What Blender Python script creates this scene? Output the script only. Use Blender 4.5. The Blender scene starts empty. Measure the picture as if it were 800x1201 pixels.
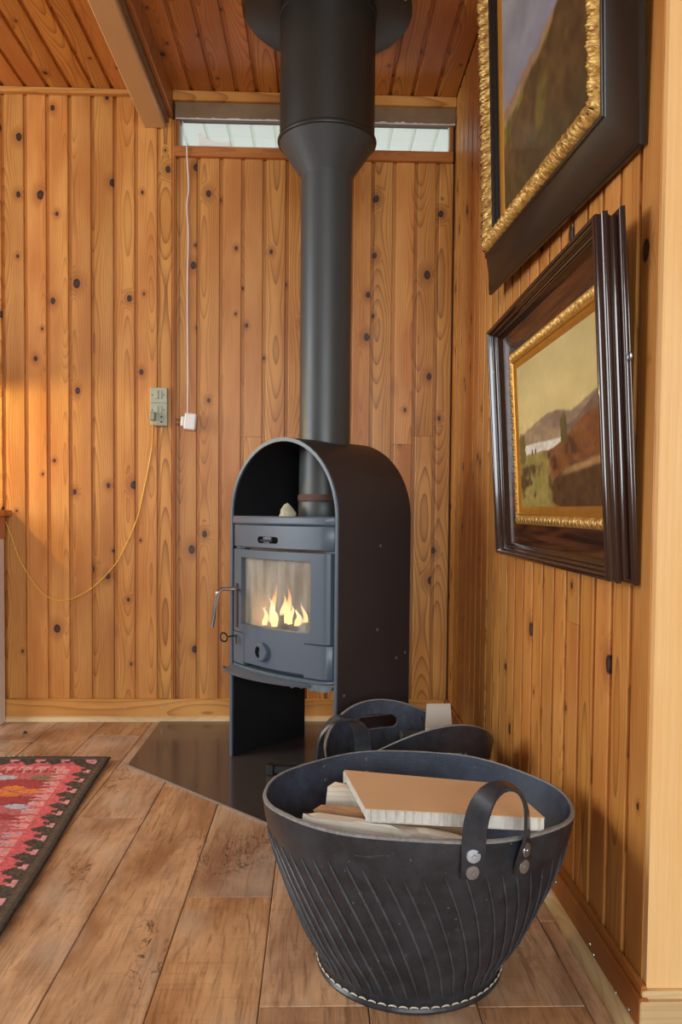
import bpy, math, random
import numpy as np
from mathutils import Vector, Matrix

random.seed(7)
rng = np.random.default_rng(11)
SC = bpy.context.scene
COL = SC.collection
S2 = math.sqrt(0.5)

# ------------------------------------------------------------------ camera
F_PX, EYE = 920.0, 0.75
_a = math.atan(28.0 / F_PX); _p = math.atan(35.0 / F_PX); _r = 0.009
fw = Vector((math.sin(_a) * math.cos(_p), math.cos(_a) * math.cos(_p), -math.sin(_p)))
rt = fw.cross(Vector((0, 0, 1))).normalized(); up = rt.cross(fw)
rt2 = math.cos(_r) * rt + math.sin(_r) * up
up2 = -math.sin(_r) * rt + math.cos(_r) * up
cam = bpy.data.cameras.new('camera')
cam.sensor_width = 36.0; cam.sensor_fit = 'AUTO'
cam.lens = 36.0 * F_PX / 1201.0
cam.shift_x = 0.0
cam.shift_y = (637.0 - 600.5) / 1201.0
cam.clip_start = 0.05
cam_o = bpy.data.objects.new('camera', cam); COL.objects.link(cam_o)
cam_o.matrix_world = Matrix(((rt2.x, up2.x, -fw.x, 0), (rt2.y, up2.y, -fw.y, 0), (rt2.z, up2.z, -fw.z, EYE), (0, 0, 0, 1)))
SC.camera = cam_o

# ------------------------------------------------------------------ world, window light, exposure
w = bpy.data.worlds.new('sky'); SC.world = w; w.use_nodes = True
bg = w.node_tree.nodes['Background']
bg.inputs[0].default_value = (0.95, 0.98, 1.0, 1); bg.inputs[1].default_value = 1.55
SC.view_settings.view_transform = 'Standard'; SC.view_settings.look = 'None'
SC.view_settings.exposure = 0.0; SC.view_settings.gamma = 1.0; SC.view_settings.use_curve_mapping = False

def window_light(name, loc, size, direction, power, color):
    l = bpy.data.lights.new(name, 'AREA'); l.shape = 'RECTANGLE'; l.size, l.size_y = size
    l.energy = power; l.color = color
    o = bpy.data.objects.new(name, l); COL.objects.link(o)
    o.location = loc; o.rotation_euler = Vector(direction).to_track_quat('-Z', 'Z').to_euler()
    return o
# daylight entering through the two windows of the room (both outside the picture)
window_light('window_daylight', (-3.28, 1.45, 1.32), (2.3, 1.25), (1, 0, -0.30), 98, (0.88, 0.95, 1.0))
window_light('window_daylight', (0.25, -2.68, 1.35), (2.7, 1.25), (0, 1, -0.30), 122, (0.90, 0.96, 1.0))

# ------------------------------------------------------------------ helpers
def tag(o, label=None, cat=None, group=None, kind=None):
    if label: o['label'] = label
    if cat: o['category'] = cat
    if group: o['group'] = group
    if kind: o['kind'] = kind
    return o

def thing(name, label, cat, loc=(0, 0, 0), rot=(0, 0, 0), group=None):
    o = bpy.data.objects.new(name, None); COL.objects.link(o)
    o.empty_display_size = 0.05
    o.location = loc; o.rotation_euler = rot
    return tag(o, label, cat, group)

def link(name, me, mat=None, parent=None, loc=None, rot=None):
    o = bpy.data.objects.new(name, me); COL.objects.link(o)
    if mat is not None and not me.materials: me.materials.append(mat)
    if parent is not None: o.parent = parent
    if loc is not None: o.location = loc
    if rot is not None: o.rotation_euler = rot
    return o

class MB:
    def __init__(s): s.v = []; s.f = []
    def add(s, verts, faces):
        b = len(s.v); s.v += [tuple(p) for p in verts]; s.f += [tuple(i + b for i in f) for f in faces]; return s
    def box(s, a, b, bev=0.0):
        x0, y0, z0 = a; x1, y1, z1 = b
        if bev <= 0:
            return s.add([(x0,y0,z0),(x1,y0,z0),(x1,y1,z0),(x0,y1,z0),(x0,y0,z1),(x1,y0,z1),(x1,y1,z1),(x0,y1,z1)],
                         [(0,3,2,1),(4,5,6,7),(0,1,5,4),(1,2,6,5),(2,3,7,6),(3,0,4,7)])
        # chamfered box: 24 verts
        vs = []; idx = {}
        for ix, x in ((0, x0), (1, x1)):
            for iy, y in ((0, y0), (1, y1)):
                for iz, z in ((0, z0), (1, z1)):
                    sx = bev if ix == 0 else -bev; sy = bev if iy == 0 else -bev; sz = bev if iz == 0 else -bev
                    for ax in range(3):
                        p = [x + sx, y + sy, z + sz]
                        p[ax] = (x, y, z)[ax]
                        idx[(ix, iy, iz, ax)] = len(vs); vs.append(tuple(p))
        fs = []
        for ax in range(3):
            o1, o2 = [i for i in range(3) if i != ax]
            for sd in (0, 1):
                loop = []
                for (p, q) in ((0,0),(1,0),(1,1),(0,1)):
                    k = [0,0,0]; k[ax] = sd; k[o1] = p; k[o2] = q
                    loop.append(idx[(k[0],k[1],k[2],ax)])
                fs.append(tuple(loop))
        for ax in range(3):                      # edges along axis ax
            o1, o2 = [i for i in range(3) if i != ax]
            for p in (0,1):
                for q in (0,1):
                    k0 = [0,0,0]; k1 = [0,0,0]; k0[o1]=k1[o1]=p; k0[o2]=k1[o2]=q; k1[ax]=1
                    fs.append((idx[(*k0,o1)], idx[(*k1,o1)], idx[(*k1,o2)], idx[(*k0,o2)]))
        for ix in (0,1):
            for iy in (0,1):
                for iz in (0,1):
                    fs.append((idx[(ix,iy,iz,0)], idx[(ix,iy,iz,1)], idx[(ix,iy,iz,2)]))
        return s.add(vs, fs)
    def grid(s, P, closed_u=False, closed_v=False):
        P = np.asarray(P, float); nu, nv = P.shape[:2]
        fs = []
        for i in range(nu if closed_u else nu - 1):
            for j in range(nv if closed_v else nv - 1):
                a = i * nv + j; b = ((i + 1) % nu) * nv + j; c = ((i + 1) % nu) * nv + (j + 1) % nv; d = i * nv + (j + 1) % nv
                fs.append((a, b, c, d))
        return s.add(P.reshape(-1, 3).tolist(), fs)
    def lathe(s, prof, n=48, c=(0, 0, 0), cap0=False, cap1=False):
        P = [[(c[0] + r * math.cos(2 * math.pi * k / n), c[1] + r * math.sin(2 * math.pi * k / n), c[2] + z) for k in range(n)] for r, z in prof]
        b = len(s.v); s.grid(P, False, True)
        m = len(prof)
        if cap0: s.f.append(tuple(b + k for k in range(n))[::-1])
        if cap1: s.f.append(tuple(b + (m - 1) * n + k for k in range(n)))
        return s
    def tube(s, pts, r, n=8, caps=True):
        pts = [Vector(p) for p in pts]; m = len(pts)
        rr = r if isinstance(r, (list, tuple)) else [r] * m
        t0 = (pts[1] - pts[0]).normalized()
        ref = Vector((0, 0, 1)) if abs(t0.z) < 0.9 else Vector((1, 0, 0))
        nrm = (ref - t0 * ref.dot(t0)).normalized(); rows = []
        for i in range(m):
            t = (pts[min(i + 1, m - 1)] - pts[max(i - 1, 0)]).normalized()
            nrm = (nrm - t * nrm.dot(t)).normalized(); bn = t.cross(nrm)
            rows.append([tuple(pts[i] + (nrm * math.cos(2 * math.pi * k / n) + bn * math.sin(2 * math.pi * k / n)) * rr[i]) for k in range(n)])
        b = len(s.v); s.grid(rows, False, True)
        if caps:
            s.f.append(tuple(b + k for k in range(n))[::-1]); s.f.append(tuple(b + (m - 1) * n + k for k in range(n)))
        return s
    def extrude_poly(s, poly, fn0, fn1):
        """poly of 2-D points, fn0/fn1 map (a,b) to the two end positions"""
        n = len(poly); b = len(s.v)
        s.v += [tuple(fn0(*p)) for p in poly] + [tuple(fn1(*p)) for p in poly]
        s.f += [(b + i, b + (i + 1) % n, b + n + (i + 1) % n, b + n + i) for i in range(n)]
        s.f.append(tuple(b + i for i in range(n))[::-1]); s.f.append(tuple(b + n + i for i in range(n)))
        return s
    def mesh(s, name, smooth=0.0):
        me = bpy.data.meshes.new(name); me.from_pydata(s.v, [], s.f); me.validate(); 
        import bmesh
        bm = bmesh.new(); bm.from_mesh(me); bmesh.ops.recalc_face_normals(bm, faces=bm.faces); bm.to_mesh(me); bm.free()
        if smooth:
            me.polygons.foreach_set('use_smooth', [True] * len(me.polygons))
            me.set_sharp_from_angle(angle=math.radians(smooth))
        me.update(); return me
    def build(s, name, mat, parent=None, loc=None, rot=None, smooth=0.0):
        return link(name, s.mesh(name, smooth), mat, parent, loc, rot)

def spline(pts, n):
    """Catmull-Rom through points"""
    P = [Vector(p) for p in pts]; P = [P[0] * 2 - P[1]] + P + [P[-1] * 2 - P[-2]]; out = []
    segs = len(P) - 3
    for i in range(segs):
        for k in range(n):
            t = k / n; a, b, c, d = P[i:i + 4]
            out.append(0.5 * ((2 * b) + (c - a) * t + (2 * a - 5 * b + 4 * c - d) * t * t + (3 * b - a - 3 * c + d) * t ** 3))
    out.append(P[-2]); return out

# ------------------------------------------------------------------ materials
def lin(c):
    return tuple(((x / 255) / 12.92 if x / 255 <= 0.04045 else ((x / 255 + 0.055) / 1.055) ** 2.4) for x in c) + (1.0,)

class NT:
    def __init__(s, name):
        s.m = bpy.data.materials.new(name); s.m.use_nodes = True; s.t = s.m.node_tree
        s.b = s.t.nodes['Principled BSDF']
    def n(s, typ, **kw):
        nd = s.t.nodes.new(typ)
        for k, v in kw.items(): setattr(nd, k, v)
        return nd
    def set(s, sock, val):
        if hasattr(val, 'is_output') or isinstance(val, bpy.types.NodeSocket): s.t.links.new(val, sock)
        else: sock.default_value = val
    def math(s, op, a, b=0.0, c=0.0, clamp=False):
        nd = s.n('ShaderNodeMath', operation=op, use_clamp=clamp)
        for k, x in enumerate((a, b, c)): s.set(nd.inputs[k], x)
        return nd.outputs[0]
    def mix(s, f, a, b, blend='MIX'):
        nd = s.n('ShaderNodeMix', data_type='RGBA', blend_type=blend)
        s.set(nd.inputs[0], f); s.set(nd.inputs[6], a); s.set(nd.inputs[7], b); return nd.outputs[2]
    def obj(s): return s.n('ShaderNodeTexCoord').outputs['Object']
    def rnd(s): return s.n('ShaderNodeObjectInfo').outputs['Random']
    def sep(s, v):
        nd = s.n('ShaderNodeSeparateXYZ'); s.set(nd.inputs[0], v); return nd.outputs
    def comb(s, x, y, z=0.0):
        nd = s.n('ShaderNodeCombineXYZ')
        for k, q in enumerate((x, y, z)): s.set(nd.inputs[k], q)
        return nd.outputs[0]
    def noise(s, vec, scale=1.0, detail=2.0, rough=0.5, dist=0.0):
        nd = s.n('ShaderNodeTexNoise'); s.set(nd.inputs['Vector'], vec)
        nd.inputs['Scale'].default_value = scale; nd.inputs['Detail'].default_value = detail
        nd.inputs['Roughness'].default_value = rough; nd.inputs['Distortion'].default_value = dist
        return nd.outputs['Fac']
    def mapr(s, v, a, b, c=0.0, d=1.0, smooth=True):
        nd = s.n('ShaderNodeMapRange', interpolation_type='SMOOTHSTEP' if smooth else 'LINEAR')
        s.set(nd.inputs[0], v); s.set(nd.inputs[1], a); s.set(nd.inputs[2], b); s.set(nd.inputs[3], c); s.set(nd.inputs[4], d)
        return nd.outputs[0]
    def bump(s, h, strength=0.3, dist=0.002):
        nd = s.n('ShaderNodeBump'); nd.inputs['Strength'].default_value = strength; nd.inputs['Distance'].default_value = dist
        s.set(nd.inputs['Height'], h); s.t.links.new(nd.outputs[0], s.b.inputs['Normal'])
    def out(s, color=None, rough=None, metal=None, spec=None, coat=None):
        for k, v in (('Base Color', color), ('Roughness', rough), ('Metallic', metal), ('Specular IOR Level', spec), ('Coat Weight', coat)):
            if v is not None: s.set(s.b.inputs[k], v)
        return s.m

def pine(name, light, mid, dark, knots=0.60, ringk=0.55, rough=0.42, pitch=0.0785, vary=0.16, spacing=230.0):
    g = NT(name); o = g.sep(g.obj()); x, y, z = o[0], o[1], o[2]; R = g.rnd()
    r2 = g.math('FRACT', g.math('MULTIPLY', R, 17.31)); r3 = g.math('FRACT', g.math('MULTIPLY', R, 91.7))
    kv = g.comb(g.math('ADD', g.math('DIVIDE', x, pitch), g.math('MULTIPLY', R, 41.3)),
                g.math('ADD', g.math('DIVIDE', z, 0.17), g.math('MULTIPLY', R, 77.7)))
    vo = g.n('ShaderNodeTexVoronoi', voronoi_dimensions='2D', feature='F1'); g.set(vo.inputs['Vector'], kv)
    vo.inputs['Scale'].default_value = 1.0; vo.inputs['Randomness'].default_value = 0.9
    dv = g.n('ShaderNodeVectorMath', operation='SUBTRACT'); g.set(dv.inputs[0], kv); g.set(dv.inputs[1], vo.outputs['Position'])
    d = g.sep(dv.outputs[0]); dx = g.math('MULTIPLY', d[0], pitch); dz = g.math('MULTIPLY', d[1], 0.17 * 0.72)
    wob = g.noise(g.comb(g.math('MULTIPLY', x, 60), g.math('MULTIPLY', z, 60), R), 1.0, 2.0)
    dist = g.math('ADD', g.math('SQRT', g.math('ADD', g.math('MULTIPLY', dx, dx), g.math('MULTIPLY', dz, dz))), g.math('MULTIPLY', g.math('SUBTRACT', wob, 0.5), 0.004))
    c = g.n('ShaderNodeSeparateColor'); g.set(c.inputs[0], vo.outputs['Color'])
    pres = g.math('GREATER_THAN', c.outputs[0], knots)
    rad = g.math('ADD', 0.0035, g.math('MULTIPLY', g.math('MULTIPLY', c.outputs[1], c.outputs[1]), 0.0085))
    q = g.math('DIVIDE', dist, rad)
    knot = g.math('MULTIPLY', pres, g.mapr(q, 1.15, 0.85))
    core = g.math('MULTIPLY', pres, g.mapr(q, 0.75, 0.35))
    halo = g.math('MULTIPLY', pres, g.mapr(q, 4.2, 0.6))
    n1 = g.noise(g.comb(g.math('MULTIPLY', x, 9), g.math('MULTIPLY', y, 9), g.math('ADD', g.math('MULTIPLY', z, 1.3), g.math('MULTIPLY', R, 53))), 1.0, 2.5)
    n2 = g.noise(g.comb(R, 3.1, g.math('ADD', g.math('MULTIPLY', z, 1.7), g.math('MULTIPLY', R, 31))), 1.0, 1.0)
    aa = g.math('ADD', g.math('SUBTRACT', x, g.math('MULTIPLY', g.math('SUBTRACT', r2, 0.5), 0.07)), g.math('MULTIPLY', g.math('SUBTRACT', n1, 0.5), 0.020))
    bb = g.math('ADD', g.math('ADD', 0.008, g.math('MULTIPLY', r3, 0.060)), g.math('MULTIPLY', g.math('SUBTRACT', n2, 0.4), 0.07))
    n4 = g.noise(g.comb(g.math('MULTIPLY', x, 45), R, g.math('MULTIPLY', z, 7)), 1.0, 3.0)
    aa = g.math('ADD', aa, g.math('MULTIPLY', g.math('SUBTRACT', n4, 0.5), 0.006))
    rr = g.math('ADD', g.math('SQRT', g.math('ADD', g.math('MULTIPLY', aa, aa), g.math('MULTIPLY', bb, bb))), g.math('MULTIPLY', halo, 0.012))
    fr = g.math('FRACT', g.math('MULTIPLY', rr, spacing))
    ring = g.math('MULTIPLY', g.math('POWER', fr, 4.0), g.mapr(fr, 1.0, 0.95))
    fib = g.noise(g.comb(g.math('MULTIPLY', x, 420), g.math('MULTIPLY', y, 420), g.math('MULTIPLY', z, 9)), 1.0, 2.0)
    blot = g.noise(g.comb(g.math('MULTIPLY', x, 14), R, g.math('ADD', g.math('MULTIPLY', z, 2.6), g.math('MULTIPLY', R, 19))), 1.0, 3.0)
    col = g.mix(g.mapr(blot, 0.3, 0.7), light, mid)
    amp = g.math('ADD', 0.55, g.math('MULTIPLY', r3, 0.9))
    col = g.mix(g.math('MULTIPLY', g.math('MULTIPLY', ring, ringk), amp), col, dark)
    col = g.mix(g.math('MULTIPLY', g.mapr(fib, 0.45, 0.75), 0.16), col, dark)
    col = g.mix(g.math('MULTIPLY', halo, 0.55), col, tuple(v * 1.5 for v in dark[:3]) + (1,))
    col = g.mix(knot, col, lin((40, 26, 24))); col = g.mix(g.math('MULTIPLY', core, 0.5), col, lin((92, 60, 46)))
    hv = g.n('ShaderNodeHueSaturation'); g.set(hv.inputs['Color'], col)
    g.set(hv.inputs['Value'], g.math('ADD', 1.0 - vary / 2, g.math('MULTIPLY', r2, vary)))
    g.set(hv.inputs['Hue'], g.math('ADD', 0.497, g.math('MULTIPLY', r3, 0.008)))
    g.bump(g.math('SUBTRACT', g.math('MULTIPLY', fib, 0.4), g.math('ADD', ring, knot)), 0.18, 0.0012)
    return g.out(hv.outputs[0], rough, spec=0.4)

def plain(name, rgb, rough=0.5, metal=0.0, var=0.12, scale=30.0, bump=0.1, spec=0.5, coat=None, bdist=0.001):
    g = NT(name); n = g.noise(g.obj(), scale, 4.0, 0.6)
    c = lin(rgb); d = tuple(x * (1 - var) for x in c[:3]) + (1,); e = tuple(min(1, x * (1 + var)) for x in c[:3]) + (1,)
    col = g.mix(n, d, e)
    if bump: g.bump(n, bump, bdist)
    return g.out(col, rough, metal, spec, coat)

M = {}
M['pine_wall'] = pine('pine_wall', lin((212, 150, 78)), lin((192, 124, 58)), lin((112, 56, 18)), 0.64, 0.62, vary=0.22)
M['pine_ceiling'] = pine('pine_ceiling', lin((206, 138, 66)), lin((188, 116, 50)), lin((106, 52, 18)), 0.60, 0.65, vary=0.24)
M['pine_trim'] = pine('pine_trim', lin((214, 154, 84)), lin((198, 134, 66)), lin((140, 74, 28)), 0.88, 0.6, spacing=120)
M['pine_dark_trim'] = pine('pine_dark_trim', lin((186, 120, 58)), lin((164, 98, 44)), lin((100, 54, 22)), 0.9, 0.6)
M['pine_pale'] = pine('pine_pale', lin((240, 200, 138)), lin((232, 184, 116)), lin((206, 146, 80)), 0.97, 0.2, pitch=0.4, spacing=90, vary=0.04)
M['raw_moulding'] = pine('raw_moulding', lin((226, 196, 150)), lin((212, 180, 130)), lin((166, 128, 80)), 0.97, 0.35)
M['beam_paint'] = plain('beam_paint', (198, 160, 112), 0.38, var=0.10, scale=9, bump=0.05)
M['old_timber'] = plain('old_timber', (128, 104, 74), 0.7, var=0.3, scale=22, bump=0.2)
M['dark_gap'] = plain('dark_gap', (54, 38, 26), 0.8)
M['white_paint'] = plain('white_paint', (226, 228, 226), 0.5, var=0.04)
M['white_board'] = plain('white_board', (226, 226, 216), 0.55, var=0.05)
M['caulk'] = plain('caulk', (206, 204, 200), 0.8, var=0.15, scale=120, bump=0.4)
M['plaster'] = plain('plaster', (206, 176, 132), 0.8, var=0.05)

def laminate():
    g = NT('laminate_oak'); o = g.sep(g.obj()); R = g.rnd()
    r2 = g.math('FRACT', g.math('MULTIPLY', R, 13.7))
    x, y = o[0], o[1]; yo = g.math('ADD', y, g.math('MULTIPLY', R, 37.0))
    big = g.noise(g.comb(g.math('MULTIPLY', x, 7), g.math('MULTIPLY', yo, 2.6), R), 1.0, 4.0, 0.6, 0.6)
    gr = g.noise(g.comb(g.math('MULTIPLY', x, 70), g.math('MULTIPLY', yo, 5.5), R), 1.0, 8.0, 0.75, 1.6)
    saw = g.noise(g.comb(g.math('MULTIPLY', x, 5), g.math('MULTIPLY', yo, 150), R), 1.0, 2.0, 0.5, 0.4)
    col = g.mix(g.mapr(big, 0.32, 0.68), lin((158, 112, 76)), lin((218, 174, 130)))
    col = g.mix(g.math('MULTIPLY', g.mapr(gr, 0.46, 0.66), 0.62), col, lin((104, 66, 38)))
    col = g.mix(g.math('MULTIPLY', g.mapr(saw, 0.55, 0.8), 0.26), col, lin((116, 78, 48)))
    gy = g.noise(g.comb(g.math('MULTIPLY', x, 9), g.math('MULTIPLY', yo, 4.5), g.math('ADD', R, 9.0)), 1.0, 3.0)
    col = g.mix(g.math('MULTIPLY', g.mapr(gy, 0.50, 0.70), 0.45), col, lin((190, 170, 148)))
    # cracks and burl figures
    wv = g.noise(g.comb(g.math('MULTIPLY', x, 16), g.math('MULTIPLY', yo, 7), 3.0), 1.0, 5.0, 0.62, 1.4)
    crack = g.mapr(g.math('ABSOLUTE', g.math('SUBTRACT', wv, 0.5)), 0.018, 0.0)
    msk = g.mapr(g.noise(g.comb(g.math('MULTIPLY', x, 5), g.math('MULTIPLY', yo, 2.4), 8.0), 1.0, 1.0), 0.585, 0.66)
    col = g.mix(g.math('MULTIPLY', g.math('MULTIPLY', crack, msk), 0.85), col, lin((62, 38, 24)))
    hv = g.n('ShaderNodeHueSaturation'); g.set(hv.inputs['Color'], col)
    g.set(hv.inputs['Value'], g.math('ADD', 0.86, g.math('MULTIPLY', r2, 0.26)))
    g.set(hv.inputs['Saturation'], g.math('ADD', 0.86, g.math('MULTIPLY', R, 0.2)))
    g.bump(g.math('SUBTRACT', saw, g.math('MULTIPLY', crack, msk)), 0.15, 0.001)
    return g.out(hv.outputs[0], g.math('ADD', 0.30, g.math('MULTIPLY', gr, 0.14)), spec=0.45)
M['laminate'] = laminate()

# ------------------------------------------------------------------ room dimensions (metres)
YB, XR, ZC, YE = 2.82, 0.478, 2.214, 1.104      # back wall, right wall, ceiling, end of the right wall
XL, YR, XR2 = -3.4, -2.8, 2.4                  # unseen rest of the room
PW = 0.0775

def board_mesh(L, P, name='board'):
    h = P / 2
    prof = [(-h, 0.012), (-h, 0.0086), (-h + 0.0112, 0.0086), (-h + 0.0118, 0.0018), (-h + 0.0138, 0.0),
            (h - 0.0034, 0.0), (h - 0.0014, 0.0016), (h - 0.0010, 0.0092), (h, 0.0092), (h, 0.012)]
    m = MB(); m.extrude_poly(prof, lambda a, b: (a, b, 0), lambda a, b: (a, b, L))
    return m.mesh(name)
_bm = {}
def board(L, P, mat, parent, loc, rot=(0, 0, 0)):
    k = (round(L, 4), P, mat.name)
    if k not in _bm: _bm[k] = board_mesh(L, P)
    me = _bm[k]
    return link('board', me, mat, parent, loc, rot)

def struct(name, mb, mat, smooth=0.0):
    o = mb.build(name, mat, smooth=smooth); o['kind'] = 'structure'; return o

# ---- floor: laminate planks laid towards the back wall
fl = struct('floor', MB().box((XL, YR, -0.06), (XR2, YB + 0.1, -0.0105)), M['dark_gap'])
tag(fl, 'rustic brown oak laminate floor of wide planks')
PLW = 0.1665; G = 0.0007; _pm = {}
def plank(x0, x1, y0, y1):
    k = (round(x1 - x0, 4), round(y1 - y0, 4))
    if k not in _pm:
        a, b = (x1 - x0) / 2 - G, (y1 - y0) - G; e = 0.0016
        _pm[k] = MB().add([(-a,0.0,-0.01),(a,0.0,-0.01),(a,b,-0.01),(-a,b,-0.01),(-a,0,-e),(a,0,-e),(a,b,-e),(-a,b,-e),(-a+e,e,0),(a-e,e,0),(a-e,b-e,0),(-a+e,b-e,0)],
                          [(0,3,2,1),(0,1,5,4),(1,2,6,5),(2,3,7,6),(3,0,4,7),(4,5,9,8),(5,6,10,9),(6,7,11,10),(7,4,8,11),(8,9,10,11)]).mesh('plank')
    link('plank', _pm[k], M['laminate'], fl, ((x0 + x1) / 2, y0, 0))
LEN = 1.21
joint = {-3: 1.91, -2: 2.13, -1: 1.508, 0: 1.166, 1: 1.163, 2: 1.21 - 0.05, 3: 1.41, -4: 2.62, -5: 2.2, -6: 2.55}
for k in range(-13, 9):
    x0 = -0.083 + k * PLW; x1 = x0 + PLW
    jy = joint.get(k, 0.7 + ((k * 0.431) % 1.0) * LEN)
    while jy > -0.55: jy -= LEN
    y = jy
    ymax = YB - 0.004
    if x0 > 0.43: ymax = YE - 0.004
    ys = [y]
    while ys[-1] + LEN < ymax - 0.02: ys.append(ys[-1] + LEN)
    ys.append(ymax)
    for a, b in zip(ys[:-1], ys[1:]):
        xe = x1
        if x0 < XR < x1 and b > YE + 0.02: xe = XR - 0.004
        if b - a > 0.03: plank(x0, xe, a, b)

# ---- back wall: backing with the transom opening, tongue-and-groove boards
ZS = 1.992                                       # underside of the transom sill
TX0, TX1, TZ0, TZ1 = -0.505, 0.475, 2.027, 2.165
wb = MB()
wb.box((XL, YB + 0.012, 0), (XR2, YB + 0.11, TZ0 - 0.004)); wb.box((XL, YB + 0.012, TZ1), (XR2, YB + 0.11, ZC + 0.1))
wb.box((XL, YB + 0.012, TZ0 - 0.004), (TX0, YB + 0.11, TZ1)); wb.box((TX1, YB + 0.012, TZ0 - 0.004), (XR2, YB + 0.11, TZ1))
wall_back = struct('wall_back', wb, M['dark_gap']); tag(wall_back, 'back wall of vertical knotty pine boards behind the stove')
BZ = 0.0
x = -0.5122 - 0.006
xs = []
g0 = [-0.5709, -0.6494, -0.7236, -0.8018, -0.8809, -0.958, -1.0346, -1.1136]
for i, gx in enumerate([-0.5185] + g0[:-1]):
    nx = g0[i]; board(ZC - BZ - 0.002, round(gx - nx, 3), M['pine_wall'], wall_back, ((gx + nx) / 2, YB, BZ))
gx = g0[-1]
while gx > -2.3:
    board(ZC - BZ - 0.002, PW, M['pine_wall'], wall_back, (gx - PW / 2, YB, BZ)); gx -= PW
gr = [-0.5060, -0.4315, -0.352, -0.2754, -0.1993, -0.1194, -0.0435, 0.0325, 0.1085, 0.1845, 0.2607, 0.3377, 0.4137, 0.4755]
splits = {4: 1.005, 3: 1.02, 10: 1.0, 11: 1.03}
for i in range(len(gr) - 1):
    a, b = gr[i], gr[i + 1]
    if i in splits:
        z1 = splits[i]
        board(z1 - BZ - 0.0008, round(b - a, 3), M['pine_wall'], wall_back, ((a + b) / 2, YB, BZ))
        board(ZS - z1, round(b - a, 3), M['pine_wall'], wall_back, ((a + b) / 2, YB, z1))
    else:
        board(ZS - BZ, round(b - a, 3), M['pine_wall'], wall_back, ((a + b) / 2, YB, BZ))

# ---- right wall
wr = struct('wall_right', MB().box((XR + 0.012, YE + 0.002, 0), (XR + 0.09, YB + 0.012, ZC + 0.1)), M['dark_gap'])
tag(wr, 'right wall of narrow vertical pine boards behind the paintings')
y = YE; k = 0
while y < YB - 0.01:
    wd = PW if y + PW < YB else YB - y
    L1 = ZC - 0.002
    if k in (4, 9):
        zz = 0.55 if k == 4 else 0.66
        board(zz - 0.0008, round(wd, 4), M['pine_wall'], wr, (XR, y + wd / 2, 0), (0, 0, -math.pi / 2))
        board(L1 - zz, round(wd, 4), M['pine_wall'], wr, (XR, y + wd / 2, zz), (0, 0, -math.pi / 2))
    else:
        board(L1, round(wd, 4), M['pine_wall'], wr, (XR, y + wd / 2, 0), (0, 0, -math.pi / 2))
    y += wd; k += 1
# end of that wall, facing the camera: pale smooth boards
wp = struct('wall_partition', MB().box((XR + 0.0015, YE - 0.012, 0), (XR2, YE + 0.001, ZC + 0.1)), M['pine_pale'])
tag(wp, 'smooth pale pine face at the end of the right wall')

# ---- ceiling
ce = struct('ceiling', MB().box((XL, YR, ZC + 0.012), (XR2, YB + 0.1, ZC + 0.1)), M['dark_gap'])
tag(ce, 'low ceiling of knotty pine boards running to the back wall')
cr = [-0.455, -0.3765, -0.297, -0.2265, -0.1465, -0.069, 0.0085, 0.086, 0.163, 0.239, 0.3165, 0.3985, 0.478]
for a, b in zip(cr[:-1], cr[1:]):
    board(3.2, round(b - a, 3), M['pine_ceiling'], ce, ((a + b) / 2, YB, ZC), (math.pi / 2, 0, 0))
a = 0.478
while a < 1.3: board(1.6, PW, M['pine_ceiling'], ce, (a + PW / 2, YE - 0.012, ZC), (math.pi / 2, 0, 0)); a += PW
cl = [-0.62, -0.7275, -0.7935, -0.8715]
for b, a in zip(cl[:-1], cl[1:]): board(3.2, round(b - a, 3), M['pine_ceiling'], ce, ((a + b) / 2, YB, ZC), (math.pi / 2, 0, 0))
a = cl[-1]
while a > -2.3: board(3.2, PW, M['pine_ceiling'], ce, (a - PW / 2, YB, ZC), (math.pi / 2, 0, 0)); a -= PW
board(3.2, 0.09, M['pine_ceiling'], ce, (-0.50, YB, ZC), (math.pi / 2, 0, 0))

# ---- beam and its side strips
bt = struct('trim_1', MB().box((-0.617, -0.4, 2.092), (-0.541, YB, ZC), 0.004), M['beam_paint'])
tag(bt, 'tan painted ceiling beam running to the back wall')
o = struct('trim_2', MB().box((-0.5405, -0.4, 2.112), (-0.531, YB - 0.001, ZC)), M['old_timber']); tag(o, 'strip put in for the shadow gap along the side of the beam')  # solid strip put where a dark shadow gap runs beside the beam
o = struct('trim_3', MB().box((-0.5305, -0.4, 2.128), (-0.514, YB - 0.001, ZC), 0.002), M['pine_dark_trim']); tag(o, 'pine batten along the side of the beam')

# ---- mouldings of the back wall
def strip(name, a, b, mat, label, axis=0, bev=0.002):
    """horizontal strip between corners a and b; grain follows its length"""
    a = Vector(a); b = Vector(b); sz = b - a; L = sz[axis]
    if axis == 0:
        m = MB().box((-sz.z / 2, 0, 0), (sz.z / 2, sz.y, L), bev)
        o = m.build(name, mat); o.matrix_world = Matrix(((0,0,1,a.x),(0,1,0,a.y),(-1,0,0,(a.z+b.z)/2),(0,0,0,1)))
    else:
        m = MB().box((-sz.z / 2, 0, 0), (sz.z / 2, sz.x, L), bev)
        o = m.build(name, mat); o.matrix_world = Matrix(((0,1,0,a.x),(0,0,1,a.y),(1,0,0,(a.z+b.z)/2),(0,0,0,1)))
    o['kind'] = 'structure'; o['label'] = label
    return o
strip('trim_4', (-2.3, YB - 0.022, 2.196), (-0.617, YB, ZC), M['pine_trim'], 'thin pine moulding where left ceiling meets back wall')
strip('trim_5', (-0.514, YB - 0.024, 2.180), (XR, YB + 0.012, 2.2135), M['pine_trim'], 'thin pine moulding above the grey header')
strip('trim_6', (-0.508, YB - 0.012, 2.122), (XR, YB + 0.012, 2.180), M['old_timber'], 'weathered grey-brown header above the transom window')
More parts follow.
